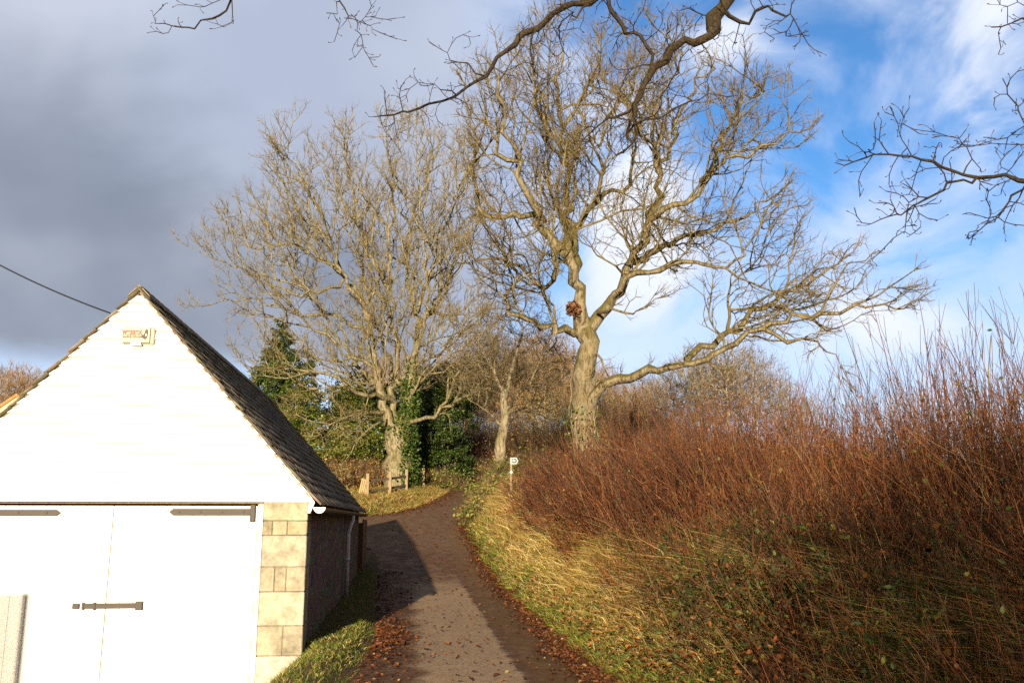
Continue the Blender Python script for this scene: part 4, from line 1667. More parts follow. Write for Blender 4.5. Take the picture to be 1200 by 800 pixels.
def spot(px, Y, dz=-.1):
    d = ray(px, 500)
    X = d[0] / d[1] * Y
    return np.array([X, Y, hz(X, Y) + dz])


def blob(px, py, rx, ry, Y, base, ryd=None):
    c = P(px, py, Y) - base
    s = Y / F
    return [*c, rx * s, ryd or rx * s, ry * s]


DKG = [(4, (.026, .058, .009)), (3, (.05, .09, .013)), (1.3, (.10, .13, .02))]
MDG = [(4, (.10, .15, .018)), (3, (.14, .19, .024)), (2, (.20, .21, .035)), (1, (.25, .19, .035))]
b = spot(336, 64)
evergreen('cypress_tree', 'dark green conifer rising behind the barn roof', 'tree', b,
          [blob(328 + (y_ % 7) - 3, y_, 4 + (y_ - 372) * .40, 9, 64, b) for y_ in range(380, 520, 9)] + [blob(356, 425, 14, 16, 63.5, b), blob(362, 448, 14, 16, 63.5, b), blob(305, 440, 10, 12, 64, b)], 52000, (.10, .19),
          [(4, (.045, .085, .014)), (3, (.07, .11, .018)), (1, (.11, .14, .025))], clump=.32)
b = spot(398, 57)
evergreen('laurel_bush', 'broad sunlit green evergreen bush left of the ivy clad oak', 'bush', b,
          [blob(398, 500, 48, 48, 57, b), blob(360, 500, 42, 44, 58, b), blob(430, 510, 28, 42, 56.5, b), blob(410, 455, 26, 22, 58, b), blob(385, 540, 60, 26, 56, b)], 30000, (.08, .17), MDG, clump=.5)
b = spot(525, 58)
evergreen('holly_tree', 'dark glossy evergreen right of the ivy clad oak trunk', 'tree', b,
          [blob(520, 500, 38, 52, 58, b), blob(508, 458, 32, 30, 58.5, b), blob(538, 468, 26, 26, 58, b), blob(525, 540, 32, 28, 57.5, b), blob(495, 520, 22, 46, 58.5, b), blob(530, 440, 20, 16, 59, b)], 30000, (.08, .17), DKG, clump=.45)
b = spot(440, 72)
evergreen('yew_tree', 'dark evergreen in the gap behind the two stems of the ivy oak', 'tree', b,
          [blob(440, 500, 60, 50, 72, b), blob(475, 480, 50, 40, 73, b), blob(420, 470, 30, 26, 72, b)], 9000, (.2, .36), DKG, clump=.7)


# ------------------------------------------------------------------ scrub: many thin stems with dry leaves
def scrub(name, label, cat, base, rx, ry, hh, nst, pal, lpal, nl, lsize, group=None, lean=(0, 0), r=.008, leafmat_='litter', K=6):
    base = np.array(base)
    root = thing(name, label, cat, base, 0, group)
    a = rng.uniform(0, 6.283, nst)
    q = np.sqrt(rng.random(nst))
    bx_, by_ = rx * q * np.cos(a), ry * q * np.sin(a)
    bz_ = hgt(base[0] + bx_, base[1] + by_) - base[2] - .05
    p0 = np.stack([bx_, by_, bz_], 1)
    d = unit(np.stack([lean[0] + bx_ / rx * .45 + rng.normal(0, .28, nst), lean[1] + by_ / ry * .45 + rng.normal(0, .28, nst), np.ones(nst)], 1))
    Ln = hh * rng.uniform(.5, 1.1, nst) * (1 - .35 * q ** 3)
    pts = [p0]
    for k_ in range(K - 1):
        d = unit(d + rng.normal(0, .13, (nst, 3)))
        pts.append(pts[-1] + d * (Ln / (K - 1))[:, None])
    paths = np.stack(pts, 1)
    rad = np.linspace(r, r * .4, K)[None] * rng.uniform(.7, 1.3, (nst, 1))
    parts = [tubes(paths, rad, 3, pick(pal, nst))]
    s = rng.integers(0, nst, nst * 3)
    k_ = rng.integers(1, K - 1, nst * 3)
    n2 = len(s)
    st = paths[s, k_]
    d = unit(unit(paths[s, k_ + 1] - st) + .7 * rdir(n2))
    pts = [st]
    for _ in range(3):
        d = unit(d + rng.normal(0, .16, (n2, 3)) + np.array([0, 0, .06]))
        pts.append(pts[-1] + d * (Ln[s] * rng.uniform(.08, .18, n2))[:, None])
    tw = np.stack(pts, 1)
    parts.append(tubes(tw, np.linspace(r * .6, r * .3, 4)[None] * np.ones((n2, 1)), 3, pick(pal, n2)))
    Vv, Qd, C, rr = merge(parts)
    link('stems', np_mesh('stems', Vv, Qd, None, C, M['stem']), root)
    if nl:
        s = rng.integers(0, n2, nl)
        pos = tw[s, rng.integers(0, 4, nl)] + rng.normal(0, lsize[1] * .5, (nl, 3))
        low = rng.random(nl) < .3
        pos[low, 2] *= rng.random(low.sum())
        link('leaves', leaf_mesh('leaves', pos, rng.uniform(*lsize, nl), pick(lpal, nl, .25), M[leafmat_]), root)
    return root


RUST = [(3, (.19, .085, .035)), (2, (.14, .06, .028)), (1, (.26, .16, .08))]
DRY = [(3, (.40, .22, .07)), (3, (.34, .15, .045)), (2, (.36, .29, .09)), (2, (.2, .19, .045)), (1, (.44, .32, .13))]
GOLD = [(3, (.52, .37, .12)), (2, (.42, .31, .10)), (2, (.28, .26, .07)), (1, (.36, .16, .05))]
GRN = [(3, (.14, .19, .03)), (2, (.09, .14, .025)), (2, (.26, .25, .06)), (1, (.42, .31, .08))]
scrub('dark_thicket', 'dark russet thicket of bare stems at the head of the lane', 'thicket', spot(540, 66), 2.2, 1.6, 3.6, 1500, [(3, (.10, .04, .025)), (1, (.15, .07, .04))], DRY, 700, (.08, .16), r=.014)
for px, Y, rx, hh, lab, lp, nst in [
        (408, 51, 1.6, 1.9, 'low rust and green bramble clump behind the pallet', DRY, 420), (522, 56, 1.2, 1.3, 'green bramble clump past the end of the fence', GRN, 420),
        (535, 60.5, 1.4, 1.2, 'green and yellow bramble beside the far bend of the lane', GRN, 400), (440, 54.5, 1.4, 1.7, 'dry bracken patch left of the ivy clad trunk', DRY, 420),
        (575, 62, 1.4, 2.0, 'golden bracken bush behind the small grey tree', GOLD, 460), (612, 58, 2.0, 2.6, 'olive scrub bush behind the footpath post', DRY, 520),
        (645, 62, 2.2, 3.4, 'golden scrub bush left of the big oak trunk', GOLD, 560), (672, 56, 1.8, 2.8, 'mixed green scrub at the left foot of the big oak', GRN, 520),
        (600, 70, 2.6, 4.2, 'tall golden brown scrub under the hill wood', GOLD, 620), (560, 72, 2.4, 3.6, 'rusty scrub above the dark thicket', DRY, 600),
        (640, 76, 3.0, 5.0, 'tall olive brown scrub right of the small grey tree', DRY, 620), (705, 60, 2.6, 4.6, 'green and brown scrub right behind the big oak bole', GRN, 620),
        (745, 60, 3.0, 4.6, 'brown scrub under the sweeping limb of the big oak', DRY, 620), (790, 58, 3.0, 4.2, 'rusty scrub behind the middle of the red hedge', DRY, 560),
        (586, 41, 1.0, 1.3, 'green bramble below the small grey tree', GRN, 420), (570, 37, .9, 1.0, 'yellow green bramble on the bank before the far bend', GRN, 380),
        (620, 41, 1.4, 1.6, 'green and russet bramble behind the footpath post', GRN, 420), (500, 84, 3.5, 5.0, 'dark brown scrub behind the holly', DRY, 560), (548, 80, 3.0, 4.6, 'brown scrub behind the head of the lane', DRY, 560), (566, 88, 3.5, 5.5, 'far golden scrub between the lane head and the wood', GOLD, 560), (625, 88, 3.5, 5.0, 'far rusty scrub beneath the hill wood', DRY, 560)]:
    scrub('bramble_bush' if hh < 2 else 'scrub_bush', lab, 'bush', spot(px, Y), rx, rx * .8, hh, nst, [(2, (.16, .10, .05)), (1, (.22, .15, .08)), (1, (.14, .07, .035))], lp, int(nst * 5.5), (.07, .17), r=.011)

# ------------------------------------------------------------------ the red stemmed hedge along the bank
HR = np.array([0, 0, 0.0])
hedge = thing('red_stemmed_hedge', 'long hedge of bare red brown stems leaning over the grass bank', 'hedge', (float(xr(14)) + 3, 14, hz(float(xr(14)) + 3, 14)))
ho = np.array(hedge.location)
STEM = [(5, (.205, .064, .016)), (4, (.115, .038, .012)), (3, (.26, .108, .032)), (.9, (.27, .18, .08)), (1.8, (.065, .030, .014))]


def hedge_stems(nc, per, yr, s0f, s1, hfun, K=8, r=.0058, lean=-.30, twig=2, power=1.25, dirj=.16, spread=.34, fork=.7):
    """stools of stems: each stool has its own lean, height and colour"""
    e = 1 - power
    Yc = (yr[0] ** e + (yr[1] ** e - yr[0] ** e) * rng.random(nc)) ** (1 / e)
    a0 = s0f(Yc)
    sc = a0 + (s1 - a0) * rng.random(nc)
    cl = np.stack([lean + rng.normal(0, .22, nc), rng.normal(-.05, .22, nc)], 1)
    ch_ = rng.uniform(.72, 1.12, nc)
    ctone = rng.normal(1, .20, nc)
    ckind = rng.choice(5, nc, p=[.38, .28, .18, .05, .11])
    n = nc * per
    g = rng.integers(0, nc, n)
    off = rng.normal(0, 1, (n, 2)) * spread * np.clip(Yc[g, None] / 14, .8, 1.6)
    Y = Yc[g] + off[:, 1]
    s = sc[g] + off[:, 0]
    s = np.maximum(s, s0f(Y) - .1)
    X = xr(Y) + s
    Z = hgt(X, Y) - .05
    Ln = hfun(X, Y, s) * ch_[g] * rng.uniform(.45, 1.1, n)
    d = unit(np.stack([cl[g, 0] + off[:, 0] * .45 + rng.normal(0, dirj, n), cl[g, 1] + off[:, 1] * .35 + rng.normal(0, dirj, n), np.ones(n)], 1))
    p = np.stack([X, Y, Z], 1) - ho
    pts = [p]
    droop = (rng.random(n) ** 4 * .34)[:, None] * np.stack([-np.ones(n) + rng.normal(0, .5, n), rng.normal(0, .6, n), -.75 * np.ones(n)], 1)
    for k_ in range(K - 1):
        d = unit(d + rng.normal(0, .075, (n, 3)) + droop * (k_ / K) + np.array([.03, 0, .02]))
        pts.append(pts[-1] + d * (Ln / (K - 1))[:, None])
    paths = np.stack(pts, 1)
    rr0 = r * np.clip(Y / 13, .75, 2.2)
    rad = np.linspace(1, .32, K)[None] * (rr0 * np.exp(rng.normal(-.05, .35, n)))[:, None]
    base = np.array([q[1] for q in STEM])
    own = rng.random(n) < .35
    kk = np.where(own, rng.choice(5, n, p=[.36, .28, .18, .07, .11]), ckind[g])
    col = np.clip(.70 * base[kk] * (ctone[g] * rng.normal(1, .2, n))[:, None] * rng.normal(1, .05, (n, 3)), .004, .6)
    parts = [tubes(paths, rad, 3, col)]
    # forks: long secondary shoots, then short spurs
    out = []
    for cnt, l0, l1, ang_, KK in ((int(n * fork), .22, .48, .34, 5), (n * twig, .04, .13, .6, 4)):
        s_ = rng.integers(0, n, cnt)
        k_ = rng.integers(2, K - 1, cnt)
        st = paths[s_, k_]
        d = unit(unit(paths[s_, k_ + 1] - st) + ang_ * rdir(cnt))
        pts = [st]
        for _ in range(KK - 1):
            d = unit(d + rng.normal(0, .10, (cnt, 3)) + np.array([0, 0, .05]))
            pts.append(pts[-1] + d * (Ln[s_] * rng.uniform(l0, l1, cnt) / (KK - 1) * 1.0)[:, None])
        tw = np.stack(pts, 1)
        parts.append(tubes(tw, np.linspace(.6, .28, KK)[None] * rr0[s_][:, None], 3, col[s_] * rng.normal(1, .12, (cnt, 1)).clip(.6, 1.5)))
        out.append(tw[:, -4:])
    return merge(parts), np.concatenate(out), paths


def top(X, Y, s):
    # measured outline of the hedge top, as height above the ground
    zt = np.interp(Y, [4, 7, 9, 12, 16, 20, 25, 30, 36], [2.95, 3.15, 3.35, 3.75, 4.2, 4.4, 4.35, 4.15, 3.8])
    front = sm((s - .9) / 1.8)
    return np.clip((zt - hgt(X, Y)) * (.34 + .66 * front), .5, 3.4)


def s_near(Y):
    return np.interp(Y, [4, 7, 10, 13, 17, 40], [.45, .55, .75, 1.05, 1.25, 1.35])


sets = [hedge_stems(270, 38, (4.0, 36), lambda Y: s_near(Y) + .35, 5.4, top), hedge_stems(85, 34, (4.0, 30), s_near, 2.3, lambda X, Y, s: top(X, Y, s) * .9, lean=-.5, dirj=.3),
        hedge_stems(26, 26, (5, 26), lambda Y: 2.4 + 0 * Y, 5.5, lambda X, Y, s: top(X, Y, s) * 1.08, lean=-.16, r=.0050, twig=3),
        hedge_stems(60, 50, (16, 36), lambda Y: 4.5 + 0 * Y, 9, top)]
Vv, Qd, C, rr = merge([q[0] for q in sets])
link('stems', np_mesh('stems', Vv, Qd, None, C, M['stem']), hedge)
# leaves still hanging in the hedge: small russet and green ones, a few large yellow ones
tw = np.concatenate([q[1] for q in sets])
n = 11000
s_ = rng.integers(0, len(tw), n)
pos = tw[s_, rng.integers(0, 4, n)] + rng.normal(0, .02, (n, 3))
link('leaves', leaf_mesh('leaves', pos, rng.uniform(.025, .06, n), pick([(5, (.30, .12, .03)), (4, (.11, .17, .03)), (2, (.24, .22, .05)), (1, (.42, .26, .08))], n, .25), M['leaf']), hedge)
n = 70
s_ = rng.integers(0, len(tw), n)
link('yellow_leaves', leaf_mesh('yellow_leaves', tw[s_, 2], rng.uniform(.55, 1.0, n) * np.clip((tw[s_, 2, 1] + ho[1]) * .0085, .045, .15), pick([(1, (.36, .34, .05)), (1, (.32, .26, .04))], n, .2), M['leaf'], asp=.85), hedge)
# taller whips at the right end
whip = thing('tall_whip_shrub', 'tall bare upright whips standing above the right end of the hedge', 'shrub', (5.2, 9.2, hz(5.2, 9.2)))
wo = np.array(whip.location)
n = 95
c0 = np.array([[4.5, 9.6], [5.4, 9.4], [6.2, 9.8], [5.0, 10.8], [6.6, 11.4]])[rng.integers(0, 5, n)] + rng.normal(0, .22, (n, 2))
p0 = np.stack([c0[:, 0], c0[:, 1], hgt(c0[:, 0], c0[:, 1]) - .05], 1)
d = unit(np.stack([rng.normal(-.12, .17, n), rng.normal(0, .16, n), np.ones(n)], 1))
Ln = rng.uniform(1.6, 3.05, n)
pts = [p0 - wo]
for k_ in range(9):
    d = unit(d + rng.normal(0, .045, (n, 3)) + np.array([0, 0, .03]))
    pts.append(pts[-1] + d * (Ln / 9)[:, None])
paths = np.stack(pts, 1)
WH = [(2, (.15, .075, .04)), (1, (.10, .06, .04)), (1, (.2, .12, .06))]
parts = [tubes(paths, np.linspace(.0072, .0024, 10)[None] * rng.uniform(.7, 1.2, (n, 1)), 4, pick(WH, n))]
s_ = rng.integers(0, n, n * 5)
k_ = rng.integers(4, 9, n * 5)
st = paths[s_, k_]
d = unit(unit(paths[s_, k_ + 1] - st) + .5 * rdir(len(s_)))
q = [st]
for _ in range(3):
    d = unit(d + rng.normal(0, .1, (len(s_), 3)) + np.array([0, 0, .08]))
    q.append(q[-1] + d * rng.uniform(.05, .16, (len(s_), 1)))
parts.append(tubes(np.stack(q, 1), np.linspace(.0036, .002, 4)[None] * np.ones((len(s_), 1)), 3, pick(WH, len(s_))))
Vv, Qd, C, rr = merge(parts)
link('stems', np_mesh('stems', Vv, Qd, None, C, M['stem']), whip)

# brambles trailing in the hedge foot, lower right
for px, Y, s, rx, lab in [(0, 8.8, 1.2, .8, 'rust and green bramble lowest on the bank above the lane edge'), (0, 11.2, 1.6, .9, 'bramble with mixed green and yellow leaves under the leaning stems'), (0, 9.6, 1.6, .9, 'yellow green bramble with drooping stems in the straw grass'), (0, 8.4, 1.7, .9, 'bramble with dark green leaves spilling down the bank grass'), (0, 6.4, 1.5, .8, 'low green bramble at the bare soil scrape near the bottom edge'), (0, 7.2, 1.9, 1.1, 'dark green bramble with round leaves low in the hedge at bottom right'), (0, 10.0, 2.2, 1.3, 'green leaved bramble sprawling under the red stems mid bank'),
                          (0, 13.5, 2.1, 1.0, 'yellowing bramble at the top edge of the grass bank'), (0, 5.6, 2.0, .9, 'bramble trails in the bottom right corner of the bank')]:
    X = float(xr(Y)) + s
    scrub('bramble_bush', lab, 'bush', (X, Y, hz(X, Y)), rx, rx * 1.2, .85, 120, [(2, (.18, .07, .035)), (1, (.10, .07, .03))],
          [(5, (.035, .065, .016)), (3, (.06, .10, .022)), (2, (.13, .14, .03)), (1, (.26, .10, .03))], 1300, (.03, .06), lean=(-.5, -.1), r=.004, leafmat_='leaf')
# red berried spray above the hedge
X, Y = P(830, 470, 27)[0], 27.0
rb = scrub('spindle_bush', 'thin bush with red berries poking above the hedge', 'bush', (X, Y, hz(X, Y)), .9, .7, 2.6, 70, [(1, (.2, .12, .06))], [(1, (.45, .02, .03))], 260, (.04, .08), r=.008)

# ------------------------------------------------------------------ grass
def blades(name, X, Y, hh, w, col, lean, parent=None, curl=.5):
    n = len(X)
    Z = hgt(X, Y) - .01
    a = rng.uniform(0, 6.283, n)
    d = unit(np.stack([np.cos(a) * .55 + lean[0], np.sin(a) * .55 + lean[1], np.ones(n) * rng.uniform(.5, 1.3, n)], 1))
    sd = unit(np.cross(d, rdir(n)))
    p0 = np.stack([X, Y, Z], 1)
    p1 = p0 + d * (hh * .5)[:, None]
    d2 = unit(d + np.stack([np.cos(a) * curl + lean[0] * .7, np.sin(a) * curl + lean[1] * .7, -.45 * np.ones(n)], 1))
    p2 = p1 + d2 * (hh * .5)[:, None]
    w = w[:, None]
    V = np.stack([p0 - sd * w, p0 + sd * w, p1 + sd * w * .8, p1 - sd * w * .8, p2], 1).reshape(-1, 3)
    i = np.arange(n) * 5
    return np_mesh(name, V, np.stack([i, i + 1, i + 2, i + 3], 1), np.stack([i + 3, i + 2, i + 4], 1), np.repeat(col, 5, 0), M['grass'])


def ysample(n, y0, y1, power):
    e = 1 - power
    return (y0 ** e + (y1 ** e - y0 ** e) * rng.random(n)) ** (1 / e)


STRAW = np.array([(.45, .335, .115), (.37, .26, .075), (.54, .425, .19), (.26, .165, .045)])
GREEN = np.array([(.095, .17, .018), (.14, .21, .024), (.19, .21, .035), (.07, .12, .016)])
RUSTC = np.array([(.26, .12, .04), (.32, .17, .06), (.2, .09, .03)])


def gcol(X, Y, s, n):
    f = wob(X * .9, Y * .55) + .5 * wob(X * 2.1 + 3, Y * 1.7)
    pg = np.clip(1.02 - s * 1.15 - .38 * f, .10, .92) + .22 * (f > .35)
    pg = pg + .22 * sm((11.5 - Y) / 3)
    pr = np.clip(.10 + .22 * (s - .9) + .25 * (f < -.3) + .35 * sm((12.5 - Y) / 3), .05, .8)
    u = rng.random(n)
    g = u < pg
    r_ = (~g) & (rng.random(n) < pr)
    c = STRAW[rng.integers(0, 4, n)]
    c[g] = GREEN[rng.integers(0, 4, g.sum())]
    c[r_] = RUSTC[rng.integers(0, 3, r_.sum())]
    return np.clip(c * rng.normal(1, .2, (n, 1)), .01, .8)


n = 105000
Y = ysample(n, 4.3, 40, 1.45)
s = rng.uniform(.12, 2.1, n)
X = xr(Y) + s
# tussocks: most blades belong to a tuft and splay out of it
nt_ = 3400
ty = ysample(nt_, 4.2, 40, 1.35)
ts = rng.uniform(.15, 2.1, nt_)
tr = np.exp(rng.normal(-2.25, .4, nt_)) * np.clip(ty / 12, .7, 2)
ti = rng.integers(0, nt_, int(n * .62))
to = rng.normal(0, 1, (len(ti), 2)) * tr[ti, None]
nf = len(ti)
Y[:nf] = ty[ti] + to[:, 1]
s[:nf] = np.maximum(ts[ti] + to[:, 0], .1)
X = xr(Y) + s
tuft_h = np.ones(n)
tuft_h[:nf] = rng.uniform(.7, 1.75, nt_)[ti]
tuft_l = np.zeros((2, n))
tuft_l[:, :nf] = (to / tr[ti, None]).T * .42
tuft_c = np.ones(n)
tuft_c[:nf] = rng.normal(1, .22, nt_)[ti]
tuft_g = rng.random(nt_) * 1.0
# a bare scrape of soil near the foot of the bank
SX, SY = 2.36, 7.75
hole = ((X - SX) / .5) ** 2 + ((Y - SY) / .6) ** 2 < rng.uniform(.6, 1.3, n)
hh = (.10 + .30 * sm((s - .25) / 1.1) * (1 + .55 * wob(X * 1.3 + 5, Y * 1.1))) * rng.uniform(.5, 1.45, n) * np.interp(Y, [5, 30], [.9, 1.25])
hh = hh * tuft_h
hh[hole] = .015
w = np.clip(.0017 * Y / 9, .0014, .006) * rng.uniform(.7, 1.4, n) * 1.4
tag(link('bank_grass', blades('bank_grass', X, Y, hh, w, np.clip(gcol(X, Y, s, n) * tuft_c[:, None], .01, .8), (-.17 + tuft_l[0] * 1.25, -.10 + tuft_l[1] * 1.25))), 'rough straw coloured and green grass covering the right bank', 'grass', kind='stuff')
# verge by the barn wall
n = 11000
Y = rng.uniform(8.5, 24.5, n)
wallx = BARN[0] + BRX[0] * WX - (Y - BARN[1]) * math.tan(BA)
wallx = np.where(Y < 12.1, xl(Y) - 1.0, wallx)
X = wallx + (xl(Y) + .02 - wallx) * rng.random(n)
ok = (X < xl(Y)) & (X > wallx + .02)
X, Y = X[ok], Y[ok]
n = len(X)
c = np.where(rng.random((n, 1)) < .72, GREEN[rng.integers(0, 4, n)], STRAW[rng.integers(0, 4, n)]) * rng.normal(1, .2, (n, 1))
tag(link('verge_grass', blades('verge_grass', X, Y, rng.uniform(.04, .11, n), rng.uniform(.002, .0042, n), np.clip(c, .01, .8), (0, 0))), 'short mossy grass on the verge beside the barn wall', 'grass', kind='stuff')
# verge beyond the side turning, round the fence
n = 30000
Y = rng.uniform(40, 64, n)
X = xl(Y) - rng.random(n) ** 1.6 * 9 - .05
c = np.where(rng.random((n, 1)) < .35, GREEN[rng.integers(0, 4, n)], np.where(rng.random((n, 1)) < .5, RUSTC[rng.integers(0, 3, n)], STRAW[rng.integers(0, 4, n)])) * rng.normal(1, .2, (n, 1))
tag(link('far_verge_grass', blades('far_verge_grass', X, Y, rng.uniform(.12, .42, n), rng.uniform(.006, .012, n), np.clip(c, .01, .8), (.1, -.1))), 'rough autumn grass round the fence', 'grass', kind='stuff')
# right bank beyond the hedge end, hill slope
n = 34000
Y = rng.uniform(38, 95, n)
X = xr(Y) + rng.random(n) ** 1.3 * 16 + .1
c = np.where(rng.random((n, 1)) < .3, GREEN[rng.integers(0, 4, n)], np.where(rng.random((n, 1)) < .3, RUSTC[rng.integers(0, 3, n)], STRAW[rng.integers(0, 4, n)])) * rng.normal(1, .2, (n, 1))
tag(link('hill_grass', blades('hill_grass', X, Y, rng.uniform(.25, .7, n), rng.uniform(.010, .018, n), np.clip(c, .01, .8), (-.2, -.1))), 'tawny grass on the slope under the wood', 'grass', kind='stuff')

# ------------------------------------------------------------------ fallen leaves
LIT = [(4, (.19, .066, .022)), (4, (.12, .042, .018)), (1.5, (.27, .12, .04)), (3, (.07, .03, .016)), (.4, (.32, .24, .09))]


def litter(name, label, X, Y, size, lift, pal):
    n = len(X)
    a, b = xl(Y), xr(Y)
    zz = np.where((X > a + .1) & (X < b - .1), zr(Y) + .022, np.maximum(hgt(X, Y), np.where((X > a - .2) & (X < b + .2), zr(Y) + .02, -9)))
    nr = unit(np.stack([rng.normal(0, .45, n), rng.normal(0, .45, n), np.ones(n)], 1))
    tag(link(name, leaf_mesh(name, np.stack([X, Y, zz + .008 + rng.random(n) * lift], 1), size, pick(pal, n, .22), M['litter'], nrm=nr, asp=.75, fold=.5)), label, 'leaves', kind='stuff')


n = 17000
Y = ysample(n, 4.5, 45, 1.2)
X = xr(Y) + np.abs(rng.normal(0, .19, n)) * np.where(rng.random(n) < .55, -1, .9) + .05 + .10 * wob(Y * .7, Y * .3)
Yl = np.concatenate([rng.normal(14.2, .9, 1500), rng.uniform(10, 25, 900), rng.uniform(39.6, 62, 5200)])
Xl_ = xl(Yl) + np.concatenate([np.abs(rng.normal(0, .22, 1500)) + .02, np.abs(rng.normal(0, .3, 900)), rng.normal(-.25, .6, 5200)])
Yr = ysample(1100, 9, 60, 1.2)
Xr_ = xl(Yr).clip(-5, 9) + (xr(Yr) - xl(Yr).clip(-5, 9)) * rng.random(1100)
Ya, Xa = np.concatenate([Y, Yl, Yr]), np.concatenate([X, Xl_, Xr_])
sz = np.exp(rng.normal(-3.35, .38, len(Ya))) * np.interp(Ya, [5, 40], [.9, 1.7])
litter('fallen_leaves', 'brown fallen leaves drifted along both edges of the lane', Xa, Ya, sz, .03, LIT)
n = 13000
Y = ysample(n, 4.3, 36, 1.4)
X = xr(Y) + np.where(rng.random(n) < .45, rng.uniform(.2, 1.6, n), rng.uniform(.7, 5, n))
litter('hedge_leaf_litter', 'russet leaf litter caught under the hedge stems and in the bank grass', X, Y, rng.uniform(.03, .08, n), .26, [(4, (.36, .14, .035)), (3, (.26, .09, .028)), (1, (.42, .24, .07)), (1, (.15, .06, .025))])

# ------------------------------------------------------------------ unseen hedge added behind the camera to shade the lower right bank
evergreen('shade_hedge', 'unseen laurel hedge added behind the camera to shade the bank', 'hedge', (4.4, -7.0, hz(4.4, -7.0)),
          [[-1.6, .3, 1.0, 1.7, .8, 1.3], [.6, 0, 1.1, 2.0, .9, 1.4], [2.6, .2, 1.2, 2.2, .9, 1.5], [6.0, .2, 1.3, 2.4, .9, 1.5]], 9000, (.14, .26), DKG, clump=.4)

# ------------------------------------------------------------------ light
SUN_AZ, SUN_EL = R(5.5), R(11.6)
dirv = Vector((math.sin(SUN_AZ) * math.cos(SUN_EL), math.cos(SUN_AZ) * math.cos(SUN_EL), -math.sin(SUN_EL)))
sd = bpy.data.lights.new('sun', 'SUN')
sd.energy = 5.0
sd.angle = R(.5)
sd.color = (1.0, .80, .55)
so = link('sun', sd)
so.rotation_euler = dirv.to_track_quat('-Z', 'Y').to_euler()
so.location = (-3, -40, 20)

w = bpy.data.worlds.new('World')
SC.world = w
w.use_nodes = True
nt = w.node_tree
for q in list(nt.nodes):
    nt.nodes.remove(q)


def N(typ, **kw):
    nd = nt.nodes.new(typ)
    for a, b in kw.items():
        setattr(nd, a, b)
    return nd


def lk(a, b):
    nt.links.new(a, b)


def mth(op, a, b=0.0, c=0.0, clamp=False):
    nd = N('ShaderNodeMath', operation=op, use_clamp=clamp)
    for k_, v in enumerate((a, b, c)):
        if isinstance(v, (int, float)):
            nd.inputs[k_].default_value = v
        else:
            lk(v, nd.inputs[k_])
    return nd.outputs[0]


def wmix(f, a, b, mode='MIX'):
    nd = N('ShaderNodeMix', data_type='RGBA', blend_type=mode)
    for sck, v in ((nd.inputs[0], f), (nd.inputs[6], a), (nd.inputs[7], b)):
        if isinstance(v, (int, float)):
            sck.default_value = v if sck.type == 'VALUE' else (v, v, v, 1)
        elif isinstance(v, tuple):
            sck.default_value = (*v, 1)
        else:
            lk(v, sck)
    return nd.outputs[2]


def wramp(fac, stops):
    nd = N('ShaderNodeValToRGB')
    el = nd.color_ramp.elements
    nd.color_ramp.interpolation = 'EASE'
    while len(el) < len(stops):
        el.new(.5)
    for e, (p, c) in zip(el, stops):
        e.position = p
        e.color = (c, c, c, 1) if not hasattr(c, '__len__') else (*c, 1)
    lk(fac, nd.inputs[0])
    return nd.outputs[0]


sky = N('ShaderNodeTexSky', sky_type='NISHITA')
sky.sun_disc = False
sky.sun_elevation = SUN_EL
# the sun stands towards -Y (slightly to -X)
sky.sun_rotation = math.atan2(-dirv.x, -dirv.y)
sky.altitude = 100
sky.air_density = 1.0
sky.dust_density = .4
sky.ozone_density = 2.0
tc = N('ShaderNodeTexCoord').outputs['Generated']
sp_ = N('ShaderNodeSeparateXYZ')
lk(tc, sp_.inputs[0])
X_, Y_, Z_ = sp_.outputs
az = mth('ARCTAN2', X_, Y_)          # 0 straight ahead, + to the right (radians)
el = mth('ARCSINE', Z_)


def wnoise(scale, detail, rough, dist=0.0, off=(0, 0, 0), st=(1, 1, 1)):
    mp = N('ShaderNodeMapping')
    mp.inputs['Location'].default_value = off
    mp.inputs['Scale'].default_value = st
    lk(tc, mp.inputs[0])
    nd = N('ShaderNodeTexNoise')
    nd.inputs['Scale'].default_value = scale
    nd.inputs['Detail'].default_value = detail
    nd.inputs['Roughness'].default_value = rough
    nd.inputs['Distortion'].default_value = dist
    lk(mp.outputs[0], nd.inputs['Vector'])
    return nd.outputs['Fac']


def lobe(a0, e0, ra, re):
    """soft round cloud mass at an azimuth and height (radians)"""
    da = mth('DIVIDE', mth('SUBTRACT', az, a0), ra)
    de = mth('DIVIDE', mth('SUBTRACT', el, e0), re)
    r2 = mth('ADD', mth('MULTIPLY', da, da), mth('MULTIPLY', de, de))
    return mth('POWER', 2.718, mth('MULTIPLY', r2, -1.0))


KS = 1.0
n_big = wnoise(2.6, 8, .56, .3, (1.3, .2, .7), (1, 1, 1.5))
n_mid = wnoise(5.5, 8, .55, .5, (2.7, .9, 1.9), (1, 1, 1.35))
n_soft = wnoise(1.5, 4, .5, 0, (3.1, .6, .9))
skyc = wmix(1.0, sky.outputs[0], SKY_TINT, 'MULTIPLY')
skyc = wmix(1.0, skyc, 1.0, 'MULTIPLY')
# thin broken cloud everywhere, thicker low down
lowcl = wramp(el, [(.0, .16), (.5, .0)])
thin = mth('ADD', mth('ADD', n_mid, mth('MULTIPLY', n_big, .6)), lowcl)
thin = wramp(thin, [(.64, 0.0), (.97, 1.0)])
c = wmix(mth('MULTIPLY', thin, .72), skyc, (C_WHITE[0] * .86, C_WHITE[1] * .9, C_WHITE[2]))
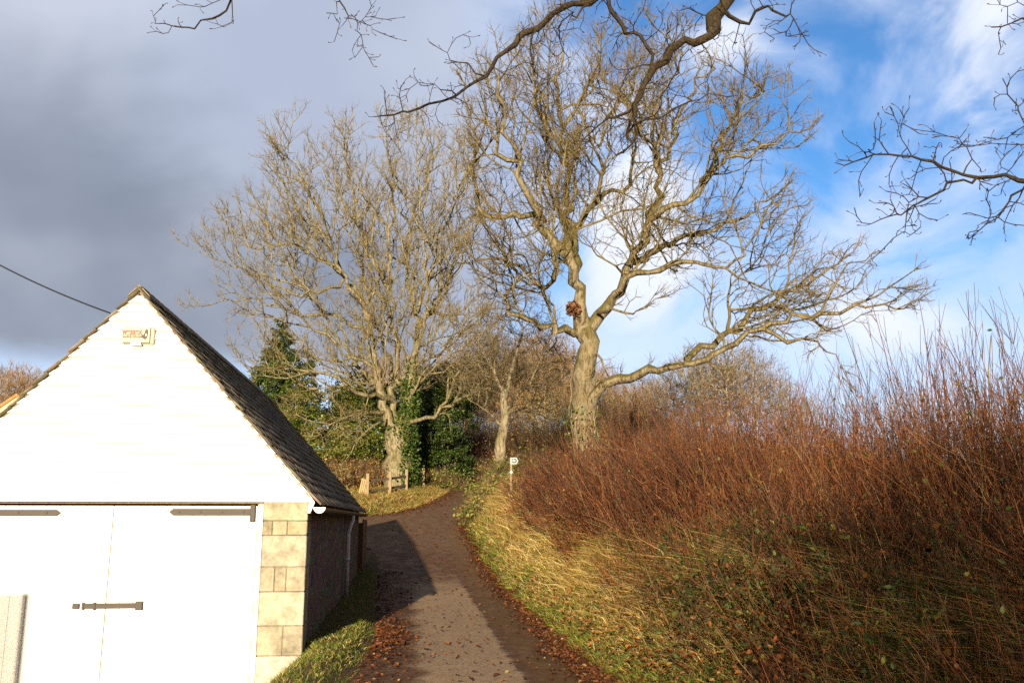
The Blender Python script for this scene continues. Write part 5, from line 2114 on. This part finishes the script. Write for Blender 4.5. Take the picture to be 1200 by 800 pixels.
# bright cumulus behind the big oak and lower right
m = mth('ADD', mth('ADD', lobe(.13, .32, .13, .13), mth('MULTIPLY', lobe(.42, .20, .13, .05), .75)), mth('MULTIPLY', lobe(.53, .46, .07, .14), .75))
m = mth('ADD', m, mth('MULTIPLY', lobe(.27, .52, .10, .06), .6))
m = mth('ADD', mth('MULTIPLY', m, .75), mth('MULTIPLY', mth('SUBTRACT', n_mid, .5), 1.5))
c = wmix(wramp(m, [(.28, 0.0), (.72, .95)]), c, C_WHITE)
# the grey bank of rain cloud on the left
edge = mth('ADD', az, mth('MULTIPLY', mth('SUBTRACT', n_big, .5), .30))
edge = mth('ADD', edge, mth('MULTIPLY', mth('SUBTRACT', n_mid, .5), .10))
gm = wramp(mth('ADD', mth('MULTIPLY', edge, 1.0), .5), [(.40, 1.0), (.60, 0.0)])
lowgap = mth('MULTIPLY', wramp(mth('ADD', el, mth('MULTIPLY', mth('SUBTRACT', n_mid, .5), .06)), [(.14, 0.0), (.185, 1.0)]), 1.0)
gm = mth('MULTIPLY', gm, lowgap)
dark = mth('ADD', mth('ADD', lobe(-.50, .22, .50, .17), mth('MULTIPLY', lobe(-.55, .40, .14, .12), .25)), mth('MULTIPLY', mth('SUBTRACT', n_big, .5), 1.6))
gcol = wmix(wramp(dark, [(.1, 0.0), (.95, 1.0)]), C_GREY, C_DARK)
gcol = wmix(mth('MULTIPLY', wramp(wnoise(4.2, 3.5, .5, .2, (5.1, 1.3, .4)), [(.38, 0.0), (.72, 1.0)]), .32), gcol, C_WHITE)
gcol = wmix(mth('MULTIPLY', wramp(n_soft, [(.35, 0.0), (.7, 1.0)]), .25), gcol, C_WHITE)
c = wmix(gm, c, gcol)
# unseen dark cloud added overhead and behind the viewer to cut sky fill
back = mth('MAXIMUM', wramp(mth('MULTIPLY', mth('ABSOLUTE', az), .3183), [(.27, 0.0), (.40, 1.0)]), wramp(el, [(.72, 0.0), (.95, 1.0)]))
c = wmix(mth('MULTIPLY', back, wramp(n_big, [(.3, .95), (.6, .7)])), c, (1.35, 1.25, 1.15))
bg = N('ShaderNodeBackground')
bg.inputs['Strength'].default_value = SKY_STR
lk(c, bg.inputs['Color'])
wo_ = N('ShaderNodeOutputWorld')
lk(bg.outputs[0], wo_.inputs[0])

# ------------------------------------------------------------------ camera and view
cd = bpy.data.cameras.new('camera')
cd.sensor_width = 36
cd.sensor_fit = 'HORIZONTAL'
cd.lens = F / 1200 * 36
cd.clip_start = .05
cd.clip_end = 4000
co = link('camera', cd)
co.location = (0, 0, H)
co.rotation_euler = (R(90) + TH, 0, 0)
SC.camera = co
vs = SC.view_settings
vs.view_transform = 'Standard'
vs.look = 'None'
vs.gamma = 1
vs.use_curve_mapping = False
vs.exposure = EXPOSURE
cy = SC.cycles
cy.use_denoising = False
cy.sample_clamp_direct = 6
cy.sample_clamp_indirect = 3
cy.max_bounces = 6
cy.diffuse_bounces = 3
cy.glossy_bounces = 2
cy.transmission_bounces = 4
cy.transparent_max_bounces = 4
